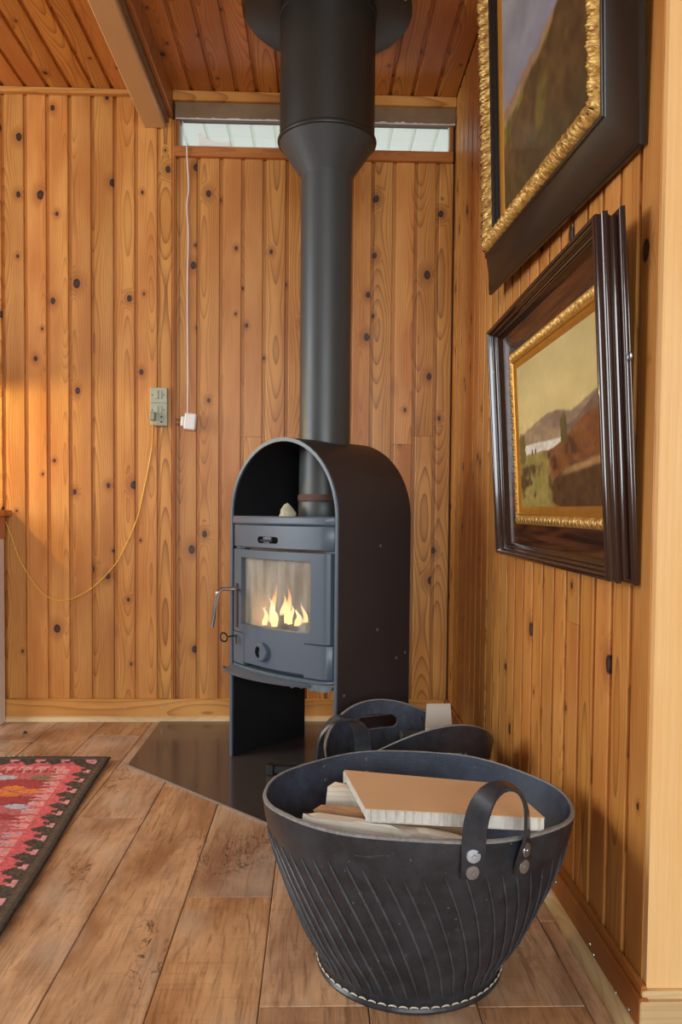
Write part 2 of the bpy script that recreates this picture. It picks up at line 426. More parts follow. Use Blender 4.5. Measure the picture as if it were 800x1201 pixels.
strip('trim_7', (-0.512, YB - 0.018, ZS), (0.470, YB + 0.03, 2.027), M['pine_dark_trim'], 'reddish pine sill under the transom window')
# ragged white caulk under the header
m = MB(); n = 90; P = []
for i in range(n + 1):
    xx = TX0 + (TX1 - TX0) * i / n; e = 0.002 + 0.007 * abs(math.sin(i * 1.7) * math.sin(i * 0.53 + 1)) * random.random()
    P.append([(xx, YB - 0.0132, 2.1205 - 0.001), (xx, YB - 0.0135, 2.1215 + e), (xx, YB - 0.0118, 2.1215 + e)])
m.grid(P); o = struct('trim_8', m, M['caulk']); tag(o, 'ragged white caulk line along the header')
# vertical cover strip between the two parts of the back wall
m = MB(); m.box((-0.5175, YB - 0.006, 0.078), (-0.5125, YB + 0.01, 2.12)).box((-0.5095, YB - 0.010, 0.078), (-0.5060, YB + 0.01, 2.12))
o = struct('trim_9', m, M['pine_dark_trim']); tag(o, 'narrow vertical pine strip beside the wall socket')
o = struct('trim_10', MB().box((-0.505, YB - 0.004, 2.027), (-0.494, YB + 0.02, 2.122)), M['pine_dark_trim']); tag(o, 'left jamb strip of the transom window')
o = struct('trim_11', MB().box((0.458, YB - 0.004, 2.027), (0.470, YB + 0.02, 2.122)), M['pine_dark_trim']); tag(o, 'right jamb strip of the transom window')

# ---- baseboards and quarter rounds
bb = strip('baseboard_back', (-2.3, YB - 0.014, 0.016), (XR - 0.014, YB, 0.078), M['pine_trim'], 'pine baseboard along the back wall')
def qround(name, p0, p1, out, label):
    p0 = Vector(p0); p1 = Vector(p1); d = (p1 - p0); L = d.length; d.normalize(); r = 0.018
    prof = [(0, 0)] + [(r * math.cos(t), r * math.sin(t)) for t in [i * math.pi / 12 for i in range(7)]]
    m = MB(); m.extrude_poly(prof, lambda a, b: (a, b, 0), lambda a, b: (a, b, L))
    o = m.build(name, M['raw_moulding'], smooth=40); out = Vector(out)
    o.matrix_world = Matrix(((out.x,0,d.x,p0.x),(out.y,0,d.y,p0.y),(0,1,0,p0.z),(0,0,0,1)))
    o['kind'] = 'structure'; o['label'] = label
qround('trim_12', (-2.3, YB - 0.014, 0.0005), (XR - 0.03, YB - 0.014, 0.0005), (0, -1, 0), 'pale quarter round at foot of back wall')
br = strip('baseboard_right', (XR - 0.014, YE - 0.026, 0.002), (XR, YB - 0.014, 0.062), M['pine_dark_trim'], 'dark pine baseboard along the right wall', 1)
bl = strip('trim_13', (XR - 0.009, YE - 0.020, 0.062), (XR, YB - 0.0, 0.076), M['pine_dark_trim'], 'stepped upper lip of the right baseboard', 1)
qround('trim_14', (XR - 0.014, YE - 0.02, 0.0005), (XR - 0.014, YB - 0.032, 0.0005), (-1, 0, 0), 'pale quarter round at foot of right wall')
strip('baseboard_partition', (XR - 0.013, YE - 0.028, 0.002), (XR2, YE - 0.012, 0.058), M['raw_moulding'], 'pale pine baseboard at the wall end')
strip('trim_15', (XR - 0.008, YE - 0.022, 0.058), (XR2, YE - 0.012, 0.070), M['raw_moulding'], 'pale pine lip on the wall end baseboard')
# ---- screws in the baseboards
M['screw'] = plain('screw', (170, 190, 205), 0.3, 0.9)
def screw(parent, co, nrm):
    m = MB().lathe([(0.0001, 0.0), (0.0035, 0.0), (0.0033, 0.0008), (0.0001, 0.0012)], 10)
    o = m.build('screw', M['screw']); o.parent = parent
    q = Vector(nrm).to_track_quat('Z', 'Y').to_matrix().to_4x4()
    o.matrix_parent_inverse = parent.matrix_world.inverted(); o.matrix_world = Matrix.Translation(co) @ q
for xx in (-0.685, -0.555): screw(bb, (xx, YB - 0.0141, 0.047), (0, -1, 0))
for yy, zz in ((1.28, 0.030), (1.262, 0.022), (1.165, 0.018), (1.115, 0.024), (1.47, 0.045)): screw(br, (XR - 0.0141, yy, zz), (-1, 0, 0))

# ---- transom pane and the white boarded veranda ceiling behind it
g = NT('pane_glass'); mx = g.n('ShaderNodeMixShader'); tr = g.n('ShaderNodeBsdfTransparent'); gl = g.n('ShaderNodeBsdfGlossy')
gl.inputs['Roughness'].default_value = 0.02; tr.inputs[0].default_value = (0.93, 0.96, 0.95, 1); mx.inputs[0].default_value = 0.06
g.t.links.new(tr.outputs[0], mx.inputs[1]); g.t.links.new(gl.outputs[0], mx.inputs[2]); g.t.links.new(mx.outputs[0], g.t.nodes['Material Output'].inputs[0])
M['pane_glass'] = g.m
fr = MB()
for a, b in (((TX0, TZ0 - 0.004), (TX1, TZ0 + 0.004)), ((TX0, TZ1 - 0.012), (TX1, TZ1))): fr.box((a[0], YB + 0.045, a[1]), (b[0], YB + 0.07, b[1]))
for a in (TX0, TX1 - 0.012): fr.box((a, YB + 0.045, TZ0 + 0.004), (a + 0.012, YB + 0.07, TZ1 - 0.012))
win = struct('window_1', fr, M['white_paint']); tag(win, 'low transom window above the boards behind the flue')
MB().box((TX0 + 0.012, YB + 0.056, TZ0 + 0.004), (TX1 - 0.012, YB + 0.059, TZ1 - 0.012)).build('pane', M['pane_glass'], win)
vc = struct('trim_16', MB().box((-2.2, YB + 0.12, 2.412), (2.2, 5.2, 2.43)), M['white_board']); tag(vc, 'white painted board ceiling seen through the transom window')
a = -1.2
while a < 1.2:
    board(2.3, 0.1, M['white_board'], vc, (a + 0.05, 5.15, 2.40), (math.pi / 2, 0, 0)); a += 0.1

# ---- unseen rest of the room: left and rear walls with their windows
def wall_with_window(name, label, box, hole, axis):
    (x0, y0, z0), (x1, y1, z1) = box; h0, h1, hz0, hz1 = hole; m = MB()
    if axis == 'y':
        m.box((x0, y0, z0), (x1, h0, z1)).box((x0, h1, z0), (x1, y1, z1)).box((x0, h0, z0), (x1, h1, hz0)).box((x0, h0, hz1), (x1, h1, z1))
    else:
        m.box((x0, y0, z0), (h0, y1, z1)).box((h1, y0, z0), (x1, y1, z1)).box((h0, y0, z0), (h1, y1, hz0)).box((h0, y0, hz1), (h1, y1, z1))
    return tag(struct(name, m, M['plaster']), label)
wall_with_window('wall_left', 'left wall of the room with a wide window', ((XL - 0.1, YR, 0), (XL, YB + 0.1, ZC + 0.1)), (0.3, 2.6, 0.69, 1.95), 'y')
wall_with_window('wall_rear', 'rear wall of the room with a wide window', ((XL - 0.1, YR - 0.1, 0), (XR2 + 0.1, YR, ZC + 0.1)), (-1.1, 1.6, 0.72, 1.98), 'x')
tag(struct('wall_side', MB().box((XR2, YR, 0), (XR2 + 0.1, YB + 0.1, ZC + 0.1)), M['plaster']), 'plain side wall right of the camera')
def wframe(name, label, p0, p1, axis):
    m = MB(); t = 0.05
    def bx(u0, u1, z0, z1):
        if axis == 'y': m.box((XL - 0.07, u0, z0), (XL - 0.02, u1, z1))
        else: m.box((u0, YR - 0.07, z0), (u1, YR - 0.02, z1))
    (u0, z0), (u1, z1) = p0, p1
    bx(u0, u1, z0, z0 + t); bx(u0, u1, z1 - t, z1); bx(u0, u0 + t, z0 + t, z1 - t); bx(u1 - t, u1, z0 + t, z1 - t)
    c = (u0 + u1) / 2; bx(c - t / 2, c + t / 2, z0 + t, z1 - t)
    tag(struct(name, m, M['white_paint']), label)
wframe('window_2', 'white framed window in the left wall', (0.3, 0.69), (2.6, 1.95), 'y')
wframe('window_3', 'white framed window in the rear wall', (-1.1, 0.72), (1.6, 1.98), 'x')

# ------------------------------------------------------------------ object materials
def iron(name, rgb, rough, var=0.25, scale=60, metal=0.0, spec=0.5, bump=0.12):
    g = NT(name); n = g.noise(g.obj(), scale, 5.0, 0.65); n2 = g.noise(g.obj(), 6.0, 3.0)
    c = lin(rgb); col = g.mix(n2, tuple(v * (1 - var) for v in c[:3]) + (1,), tuple(v * (1 + var) for v in c[:3]) + (1,))
    g.bump(n, bump, 0.0006)
    return g.out(col, g.math('ADD', rough - 0.06, g.math('MULTIPLY', n2, 0.12)), metal, spec)
M['stove_iron'] = iron('stove_iron', (80, 93, 106), 0.39, 0.10, spec=0.58)
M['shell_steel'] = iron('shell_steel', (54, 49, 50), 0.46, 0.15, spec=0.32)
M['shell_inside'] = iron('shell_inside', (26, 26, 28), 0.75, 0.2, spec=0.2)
M['flue_steel'] = iron('flue_steel', (62, 66, 66), 0.42, 0.10, spec=0.5)
M['flue_dark'] = iron('flue_dark', (42, 39, 34), 0.44, 0.12, spec=0.45)
M['chrome'] = plain('chrome', (190, 190, 196), 0.14, 1.0, 0.03, bump=0)
M['black_iron'] = iron('black_iron', (30, 30, 32), 0.5, 0.2)
M['void'] = plain('void', (10, 10, 11), 0.9, bump=0, spec=0.1)
M['rust'] = plain('rust', (92, 66, 56), 0.85, var=0.6, scale=90, bump=0.5)
M['firebrick'] = plain('firebrick', (206, 192, 172), 0.85, var=0.16, scale=26, bump=0.2)
M['char_log'] = plain('char_log', (70, 48, 36), 0.85, var=0.6, scale=40, bump=0.6, bdist=0.003)
M['zinc'] = plain('zinc', (176, 186, 196), 0.32, 0.9, 0.12, scale=120)
M['stone'] = plain('stone', (186, 178, 150), 0.8, var=0.3, scale=60, bump=0.5, bdist=0.002)

# ------------------------------------------------------------------ hearth plate
M['hearth'] = iron('hearth_steel', (74, 66, 62), 0.15, 0.12, 14, spec=0.9, bump=0.03)
hp = thing('hearth_plate', 'dark glossy corner hearth plate with cut front corner under the stove', 'hearth plate', (-0.05, 2.3, 0))
hx0, hx1, hy0, hy1, cut = -0.552, 0.444, 1.80, 2.785, 0.503
poly = [(hx0, hy1), (hx0, hy0 + cut), (hx0 + cut, hy0), (hx1, hy0), (hx1, hy1)]
poly = [(p[0] + 0.05, p[1] - 2.3) for p in poly]
MB().extrude_poly(poly, lambda a, b: (a, b, 0.0005), lambda a, b: (a, b, 0.004)).build('plate', M['hearth'], hp)
m = MB()
for a, b in ((poly[0], poly[1]), (poly[1], poly[2]), (poly[2], poly[3])):
    d = Vector((b[0] - a[0], b[1] - a[1], 0)).normalized(); nn = Vector((d.y, -d.x, 0)) * -1
    A = Vector((a[0], a[1], 0)); B = Vector((b[0], b[1], 0)); off = Vector((-d.y, d.x, 0)) * 0.0035
    m.extrude_poly([(0, 0.0006), (1, 0.0006), (1, 0.0036), (0, 0.0046)], lambda s, z, A=A, off=off: tuple(A - off * (s - 0.05) + Vector((0, 0, z))), lambda s, z, B=B, off=off: tuple(B - off * (s - 0.05) + Vector((0, 0, z))))
o = m.build('edge', plain('plate_edge', (150, 142, 132), 0.4, 0.4), hp); o['label'] = 'pale worn edge of the plate'

# ------------------------------------------------------------------ stove
SW, SD, SH = 0.225, 0.31, 0.958
st = thing('wood_stove', 'grey cast iron wood stove under an arched steel shell with a burning fire', 'stove',
           (-0.264 + SW * S2, 2.387 - SW * S2, 0.0048), (0, 0, -math.pi / 4))
TH = 0.011
def arch(r, zb, n=28):
    zc = SH - SW
    return [(-r, zb)] + [(-r * math.cos(math.pi * i / n), zc + r * math.sin(math.pi * i / n)) for i in range(n + 1)] + [(r, zb)]
ao, ai = arch(SW, 0.0), arch(SW - TH, 0.0)
m = MB(); m.grid([[(x_, yy, z_) for x_, z_ in ao] for yy in (0.004, SD)]); m.build('shell', M['shell_steel'], st, smooth=40)
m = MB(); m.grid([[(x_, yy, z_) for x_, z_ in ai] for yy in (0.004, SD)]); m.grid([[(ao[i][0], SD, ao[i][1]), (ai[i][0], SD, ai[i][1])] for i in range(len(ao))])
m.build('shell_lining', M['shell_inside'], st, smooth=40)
m = MB(); k = len(ao)
m.grid([[(ao[i][0], 0.004, ao[i][1]), (ao[i][0], 0.001, ao[i][1]), (ao[i][0] * 0.992, -0.001, ao[i][1]), (ai[i][0] * 1.008, -0.001, ai[i][1]), (ai[i][0], 0.001, ai[i][1]), (ai[i][0], 0.01, ai[i][1])] for i in range(k)])
o = m.build('shell_rim', M['stove_iron'], st, smooth=50); o['label'] = 'blue-grey front rim of the arched shell'
# back panel behind the upper half
bp = [(x_, z_) for x_, z_ in ai]; bp[0] = (ai[0][0], 0.30); bp[-1] = (ai[-1][0], 0.30)
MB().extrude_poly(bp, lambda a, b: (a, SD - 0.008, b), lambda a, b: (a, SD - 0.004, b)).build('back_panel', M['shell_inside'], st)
# small bolts on the shell side
for yy, zz in ((0.175, 0.655), (0.165, 0.42), (0.25, 0.33), (0.29, 0.34), (0.03, 0.255)):
    m = MB().lathe([(0.0001, 0.002), (0.004, 0.0015), (0.0045, 0.0)], 10)
    o = m.build('bolt', M['zinc'], st, (SW, yy, zz), (0, math.pi / 2, 0))

BW = 0.211
def bow(x_):
    e = min(max((abs(x_) - 0.183) / 0.0285, 0), 1)
    return -0.030 * (1 - (x_ / BW) ** 2) + 0.026 * (1 - math.sqrt(1 - e * e * 0.98))
def bowed(name, x0, x1, z0, z1, proud, mat, depth=0.02, nx=22, bev=0.0025, parent=None):
    xs_ = np.linspace(x0, x1, nx); m = MB()
    sec = [(depth, 0.0), (-proud + bev, 0.0), (-proud, bev), (-proud, -bev), (-proud + bev, 0.0), (depth, 0.0)]
    rows = []
    for x_ in xs_:
        yb_ = bow(x_)
        rows.append([(x_, yb_ + depth, z0), (x_, yb_ - proud + bev, z0), (x_, yb_ - proud, z0 + bev), (x_, yb_ - proud, z1 - bev), (x_, yb_ - proud + bev, z1), (x_, yb_ + depth, z1)])
    b0 = len(m.v); m.grid(rows); n6 = 6
    m.f.append(tuple(range(b0, b0 + n6))); m.f.append(tuple(range(b0 + (nx - 1) * n6, b0 + nx * n6)))
    return m.build(name, mat, parent or st, smooth=38)
# body box behind the front plates
m = MB(); bx_ = [(-BW, SD - 0.03), (-BW, 0.02)] + [(-BW + 0.01 + i * (2 * BW - 0.02) / 10, 0.006) for i in range(11)] + [(BW, 0.02), (BW, SD - 0.03)]
# firebox cavity: build the box as separate walls so the fire can be seen
m.box((-BW, 0.012, 0.285), (-0.168, SD - 0.03, 0.718)); m.box((0.168, 0.012, 0.285), (BW, SD - 0.03, 0.718))
m.box((-0.168, 0.012, 0.285), (0.168, SD - 0.03, 0.385)); m.box((-0.168, 0.012, 0.64), (0.168, SD - 0.03, 0.718))
m.box((-0.168, 0.255, 0.385), (0.168, SD - 0.03, 0.64))
m.build('body', M['stove_iron'], st)
def top_outline(inset):
    pts = []
    for x_ in np.linspace(-BW - 0.001 + inset, BW + 0.001 - inset, 25): pts.append((x_, bow(max(min(x_, BW), -BW)) - 0.012 + inset))
    return pts + [(BW + 0.001 - inset, SD - 0.03), (-BW - 0.001 + inset, SD - 0.03)]
m = MB(); A0, A1 = top_outline(0.003), top_outline(0.0)
L4 = [[(*p, 0.712) for p in A0], [(*p, 0.716) for p in A1], [(*p, 0.731) for p in A1], [(*p, 0.735) for p in A0]]
b0 = len(m.v); m.grid(L4, False, True); nn_ = len(A0); m.f.append(tuple(range(nn_))[::-1]); m.f.append(tuple(range(3 * nn_, 4 * nn_)))
m.build('top_plate', M['stove_iron'], st, smooth=30)
bowed('air_panel', -BW, BW, 0.644, 0.710, 0.006, M['stove_iron'])
# air slide slot with its lever
m = MB(); R_ = 0.0095
def oval(cx_, cz, w_, r_, n=10):
    return [(cx_ + w_ + r_ * math.sin(math.pi * i / n), cz + r_ * math.cos(math.pi * i / n)) for i in range(n + 1)] + [(cx_ - w_ - r_ * math.sin(math.pi * i / n), cz - r_ * math.cos(math.pi * i / n)) for i in range(n + 1)]
pl = oval(-0.014, 0.668, 0.034, R_)
m.extrude_poly(pl, lambda a, b: (a, bow(a) - 0.0068, b), lambda a, b: (a, bow(a) - 0.002, b)); sl = m.build('air_slot', M['void'], st)
MB().box((-0.040, bow(0) - 0.013, 0.6635), (0.012, bow(0) - 0.006, 0.6695), 0.002).build('lever', M['black_iron'], sl)
# door: four bowed bars round the glass plus the apron
GX, GZ0, GZ1 = 0.146, 0.418, 0.614
dr = bpy.data.objects.new('door', None); COL.objects.link(dr); dr.parent = st
def door_mesh():
    xs_ = sorted(set([round(v, 5) for v in list(np.linspace(-0.205, -GX, 8)) + list(np.linspace(-GX, GX, 17)) + list(np.linspace(GX, 0.202, 8))]))
    zs_ = [0.303, 0.306, GZ0, GZ1, 0.637, 0.640]; m = MB(); pr_ = 0.006
    for i in range(len(xs_) - 1):
        for j in range(5):
            xa, xb, za, zb = xs_[i], xs_[i + 1], zs_[j], zs_[j + 1]
            if j == 2 and -GX - 1e-6 <= xa and xb <= GX + 1e-6: continue
            if j == 0 or j == 4: continue
            if j == 1 and (xb <= -0.125 or xa >= 0.125):            # corner blocks sit here
                za = 0.392
            m.add([(xa, bow(xa) - pr_, za), (xb, bow(xb) - pr_, za), (xb, bow(xb) - pr_, zb), (xa, bow(xa) - pr_, zb)], [(0, 1, 2, 3)])
    # rims: outer edges and window reveal
    def ring(pts, d0, d1): m.grid([[(x_, bow(x_) - pr_ + d0, z_), (x_, bow(x_) - pr_ + d1, z_)] for x_, z_ in pts])
    xw = [v for v in xs_ if -GX - 1e-6 <= v <= GX + 1e-6]
    ring([(x_, GZ0) for x_ in xw], 0, 0.014); ring([(x_, GZ1) for x_ in xw], 0, 0.014)
    ring([(-GX, GZ0), (-GX, GZ1)], 0, 0.014); ring([(GX, GZ0), (GX, GZ1)], 0, 0.014)
    ring([(x_, 0.637) for x_ in xs_], 0, 0.02); ring([(xs_[0], 0.392), (xs_[0], 0.637)], 0, 0.02); ring([(xs_[-1], 0.392), (xs_[-1], 0.637)], 0, 0.02)
    ring([(x_, 0.306) for x_ in xs_ if abs(x_) < 0.126], 0, 0.02)
    return m
def xs_near(v): return v
dm = door_mesh().mesh('door_frame', 35); bpy.data.objects.remove(dr)
dr = link('door', dm, M['stove_iron'], st)
bowed('corner_block', -0.207, -0.127, 0.296, 0.389, 0.0075, M['stove_iron'], nx=12)
bowed('corner_block', 0.127, 0.207, 0.296, 0.389, 0.0075, M['stove_iron'], nx=12)
bowed('base_lip', -BW, BW, 0.283, 0.294, 0.010, M['stove_iron'])
# glass
g = NT('stove_glass'); mx = g.n('ShaderNodeMixShader'); mx2 = g.n('ShaderNodeMixShader'); tr = g.n('ShaderNodeBsdfTransparent'); gl = g.n('ShaderNodeBsdfGlossy'); df = g.n('ShaderNodeBsdfDiffuse')
oc = g.sep(g.obj()); nz = g.noise(g.comb(g.math('MULTIPLY', oc[0], 30), oc[1], g.math('MULTIPLY', oc[2], 4)), 1.0, 3.0)
gl.inputs['Roughness'].default_value = 0.12; tr.inputs[0].default_value = (0.92, 0.92, 0.9, 1); df.inputs[0].default_value = lin((214, 210, 200))
g.set(mx.inputs[0], g.math('ADD', 0.10, g.math('MULTIPLY', g.mapr(nz, 0.35, 0.7), 0.22)))
mx2.inputs[0].default_value = 0.022
g.t.links.new(tr.outputs[0], mx.inputs[1]); g.t.links.new(df.outputs[0], mx.inputs[2])
g.t.links.new(mx.outputs[0], mx2.inputs[1]); g.t.links.new(gl.outputs[0], mx2.inputs[2]); g.t.links.new(mx2.outputs[0], g.t.nodes['Material Output'].inputs[0])
M['stove_glass'] = g.m
m = MB(); xw = np.linspace(-GX - 0.004, GX + 0.004, 18)
m.grid([[(x_, bow(x_) + 0.007, z_) for z_ in (GZ0 - 0.004, GZ1 + 0.004)] for x_ in xw]); m.grid([[(x_, bow(x_) + 0.010, z_) for z_ in (GZ0 - 0.004, GZ1 + 0.004)] for x_ in xw])
m.build('glass', M['stove_glass'], dr, smooth=40)
# round air knob with its comma-shaped opening
ky = bow(-0.03) - 0.006
m = MB().lathe([(0.001, -0.001), (0.021, 0.0), (0.023, 0.003), (0.022, 0.013), (0.019, 0.016), (0.001, 0.016)], 28)
kn = m.build('air_knob', M['stove_iron'], dr, (-0.030, ky, 0.349), (math.pi / 2, 0, 0), 35); kn.scale = (1.2, 1.2, 1.0)
cm = [(-0.010, 0.012), (-0.005, 0.0145), (0.0005, 0.012), (0.002, 0.007), (-0.0015, 0.002), (-0.001, -0.003), (0.002, -0.008), (-0.002, -0.013), (-0.008, -0.010), (-0.0125, -0.004), (-0.0135, 0.004)]
MB().extrude_poly(cm, lambda a, b: (a, b, 0.0155), lambda a, b: (a, b, 0.0168)).build('opening', M['void'], kn)
# chrome door handle and wire latch
m = MB().tube(spline([(-0.163, -0.020, 0.519), (-0.163, -0.060, 0.521), (-0.164, -0.083, 0.521), (-0.165, -0.092, 0.514), (-0.167, -0.095, 0.500), (-0.176, -0.104, 0.412)], 6), 0.0058, 12)
m.build('handle', M['chrome'], dr, smooth=40)
MB().box((-0.172, -0.024, 0.404), (-0.164, -0.014, 0.535), 0.002).build('latch_bar', M['rust'], dr)
pts = [(-0.168, -0.012, 0.379), (-0.170, -0.040, 0.3785)] + [(-0.172 - 0.004 * math.sin(t), -0.052 - 0.0125 * math.cos(t) * -1 - 0.0125, 0.378 + 0.0125 * math.sin(t)) for t in np.linspace(0, 2 * math.pi, 17)]
m = MB().tube([Vector(p) for p in pts], 0.0024, 8); m.build('latch_ring', M['black_iron'], st, smooth=40)
MB().tube([(-0.165, -0.026, 0.381), (-0.160, -0.028, 0.368), (-0.158, -0.028, 0.355)], 0.002, 6).build('latch_pin', M['black_iron'], st)
# ash lip
m = MB(); top = []; 
for x_ in np.linspace(-0.215, 0.150, 19):
    t = (x_ + 0.215) / 0.365; front = -0.030 - 0.050 * math.sin(math.pi * min(1, max(0, t)) ** 0.9) ** 0.6
    yb_ = bow(max(-0.2, x_)) + 0.002
    top.append([(x_, yb_, 0.285), (x_, (yb_ + front) / 2, 0.281), (x_, front + 0.006, 0.279), (x_, front, 0.284), (x_, front - 0.003, 0.283), (x_, front + 0.002, 0.274), (x_, yb_, 0.276)])
m.grid(top); m.f.append(tuple(range(7))); m.f.append(tuple(range(18 * 7, 19 * 7)))
m.build('ash_lip', iron('ash_lip_iron', (96, 102, 110), 0.5, 0.25), st, smooth=40)
# tattered gasket under the right of the lip
m = MB(); rows = []
for i in range(15):
    x_ = 0.06 + i * 0.0105; rows.append([(x_, bow(x_) - 0.006, 0.283), (x_, bow(x_) - 0.010 - 0.004 * random.random(), 0.272 - 0.008 * random.random()), (x_, bow(x_) + 0.02, 0.274)])
m.grid(rows); m.build('gasket', plain('gasket', (96, 108, 112), 0.9, var=0.4, bump=0.4), st)
# firebox lining, logs and flames
m = MB(); m.box((-0.166, 0.245, 0.386), (0.166, 0.253, 0.638)); m.box((-0.166, 0.03, 0.386), (-0.158, 0.245, 0.638)); m.box((0.158, 0.03, 0.386), (0.166, 0.245, 0.638))
m.build('lining', M['firebrick'], st)
m = MB().box((-0.158, 0.02, 0.386), (0.158, 0.245, 0.396)); m.build('ember_bed', M['char_log'], st)
for p0, p1, r_ in (((-0.12, 0.10, 0.418), (0.13, 0.13, 0.420), 0.024), ((-0.10, 0.17, 0.420), (0.12, 0.07, 0.446), 0.020), ((0.04, 0.055, 0.412), (0.145, 0.10, 0.430), 0.018)):
    P = [Vector(p0).lerp(Vector(p1), t) for t in np.linspace(0, 1, 7)]
    MB().tube(P, [r_ * (0.92 + 0.16 * random.random()) for _ in P], 9).build('log', M['char_log'], st, smooth=30)
g = NT('flame'); em = g.n('ShaderNodeEmission'); mx = g.n('ShaderNodeMixShader'); tr = g.n('ShaderNodeBsdfTransparent')
oc = g.sep(g.obj()); h = g.mapr(oc[2], 0.0, 0.11)
ramp = g.n('ShaderNodeValToRGB'); g.set(ramp.inputs[0], h); ce_ = ramp.color_ramp.elements
ce_[0].color = (1.0, 0.50, 0.18, 1); ce_[1].color = (1.0, 0.34, 0.07, 1); ce_.new(0.35).color = (1.0, 0.62, 0.26, 1)
g.t.links.new(ramp.outputs[0], em.inputs[0]); em.inputs[1].default_value = 4.0
lw = g.n('ShaderNodeLayerWeight'); lw.inputs[0].default_value = 0.4
g.set(mx.inputs[0], g.math('ADD', g.math('MULTIPLY', g.math('SUBTRACT', 1.0, h), 0.38), 0.10))
g.t.links.new(tr.outputs[0], mx.inputs[1]); g.t.links.new(em.outputs[0], mx.inputs[2]); g.t.links.new(mx.outputs[0], g.t.nodes['Material Output'].inputs[0])
M['flame'] = g.m
rf = random.Random(5)
for fx, fy, fz, fh, r_ in ((-0.045, 0.085, 0.425, 0.125, 0.010), (-0.030, 0.11, 0.43, 0.085, 0.010), (0.012, 0.09, 0.43, 0.115, 0.010), (-0.070, 0.10, 0.425, 0.080, 0.009), (0.035, 0.08, 0.43, 0.06, 0.009), (0.075, 0.07, 0.43, 0.05, 0.009), (0.102, 0.075, 0.43, 0.070, 0.008), (-0.10, 0.09, 0.42, 0.05, 0.008), (-0.012, 0.06, 0.42, 0.06, 0.011), (0.125, 0.09, 0.43, 0.045, 0.007), (-0.055, 0.06, 0.42, 0.055, 0.009), (0.055, 0.10, 0.43, 0.045, 0.008)):
    P = []; rr_ = []; ph = rf.random() * 6
    for t in np.linspace(0, 1, 14):
        P.append((0.011 * math.sin(ph + 5 * t) * t, 0.006 * math.cos(ph + 3 * t) * t, fh * t)); rr_.append(max(0.0004, r_ * (0.7 + 1.6 * t) * (1 - t) ** 1.35 * 1.2))
    MB().tube(P, rr_, 10).build('flame', M['flame'], st, (fx - 0.065, fy - 0.012, fz - 0.012), smooth=60)

# ------------------------------------------------------------------ flue pipe
PX, PY = 0.020, 2.353
fp = thing('flue_pipe', 'dark grey steel stove flue widening to an insulated section at the ceiling', 'chimney pipe', (PX, PY, 0.739))
def zl(z_): return z_ - 0.739
MB().lathe([(0.0765, 0.0), (0.0775, 0.003), (0.0775, zl(0.782)), (0.0765, zl(0.784))], 56).build('collar', M['flue_steel'], fp, smooth=40)
n = 56; P = []
for r_, z_ in ((0.0772, 0.784), (0.0785, 0.790), (0.0782, 0.800), (0.0757, 0.804)):
    P.append([((r_ + 0.0012 * random.random()) * math.cos(2 * math.pi * k / n), (r_ + 0.0012 * random.random()) * math.sin(2 * math.pi * k / n), zl(z_ + 0.002 * random.random())) for k in range(n)])
o = MB().grid(P, False, True).build('cement_ring', M['rust'], fp, smooth=40); o['label'] = 'crusty rust-brown seal round the pipe foot'
MB().lathe([(0.0755, zl(0.803)), (0.0755, zl(1.74))], 64).build('pipe', M['flue_steel'], fp, smooth=40)
MB().lathe([(0.0755, zl(1.735)), (0.077, zl(1.738)), (0.138, zl(1.828)), (0.1415, zl(1.833))], 64).build('cone', M['flue_steel'], fp, smooth=25)
MB().lathe([(0.139, zl(1.830)), (0.1445, zl(1.832)), (0.1458, zl(1.837)), (0.1445, zl(1.842)), (0.1405, zl(1.845)), (0.1405, zl(1.848))], 64).build('flange', M['flue_dark'], fp, smooth=40)
MB().lathe([(0.1395, zl(1.845)), (0.1395, zl(2.206))], 64).build('insulated_section', M['flue_dark'], fp, smooth=40)
MB().lathe([(0.140, zl(2.186)), (0.1425, zl(2.188)), (0.1425, zl(2.204)), (0.140, zl(2.205))], 64).build('collar_ring', M['flue_dark'], fp, smooth=40)
ro = MB().lathe([(0.139, zl(2.206)), (0.243, zl(2.206)), (0.245, zl(2.2075)), (0.245, zl(2.2135))], 72).build('ceiling_rosette', M['flue_dark'], fp, smooth=40)
for a_ in (200, 340, 60, 120, 270):
    t = math.radians(a_); MB().lathe([(0.0001, -0.002), (0.0035, -0.0015), (0.004, 0.0)], 8).build('screw', M['zinc'], ro, (0.232 * math.cos(t), 0.232 * math.sin(t), zl(2.206)))

# stone on the stove top
m = MB(); rows = []; hh = 0.040
for i in range(9):
    t = i / 8; rows.append([((0.024 * math.sin(math.pi * (0.5 + t * 0.5)) ** 0.7 + 0.0005) * (1 + 0.14 * math.sin(3 * a_ + 5 * t)) * math.cos(a_), (0.017 * math.sin(math.pi * (0.5 + t * 0.5)) ** 0.7 + 0.0005) * (1 + 0.12 * math.cos(2 * a_ + i)) * math.sin(a_), hh * t ** 1.1) for a_ in np.linspace(0, 2 * math.pi, 15)[:-1]])
m.grid(rows, False, True); m.f.append(tuple(range(14))[::-1]); m.f.append(tuple(range(8 * 14, 9 * 14)))
sp = Vector((-0.264 + SW * S2, 2.387 - SW * S2, 0)) + Vector((S2, -S2, 0)) * -0.036 + Vector((S2, S2, 0)) * 0.06
tag(m.build('pebble', M['stone'], None, (sp.x, sp.y, 0.739), smooth=50), 'small pale pebble standing on the stove top plate', 'stone')

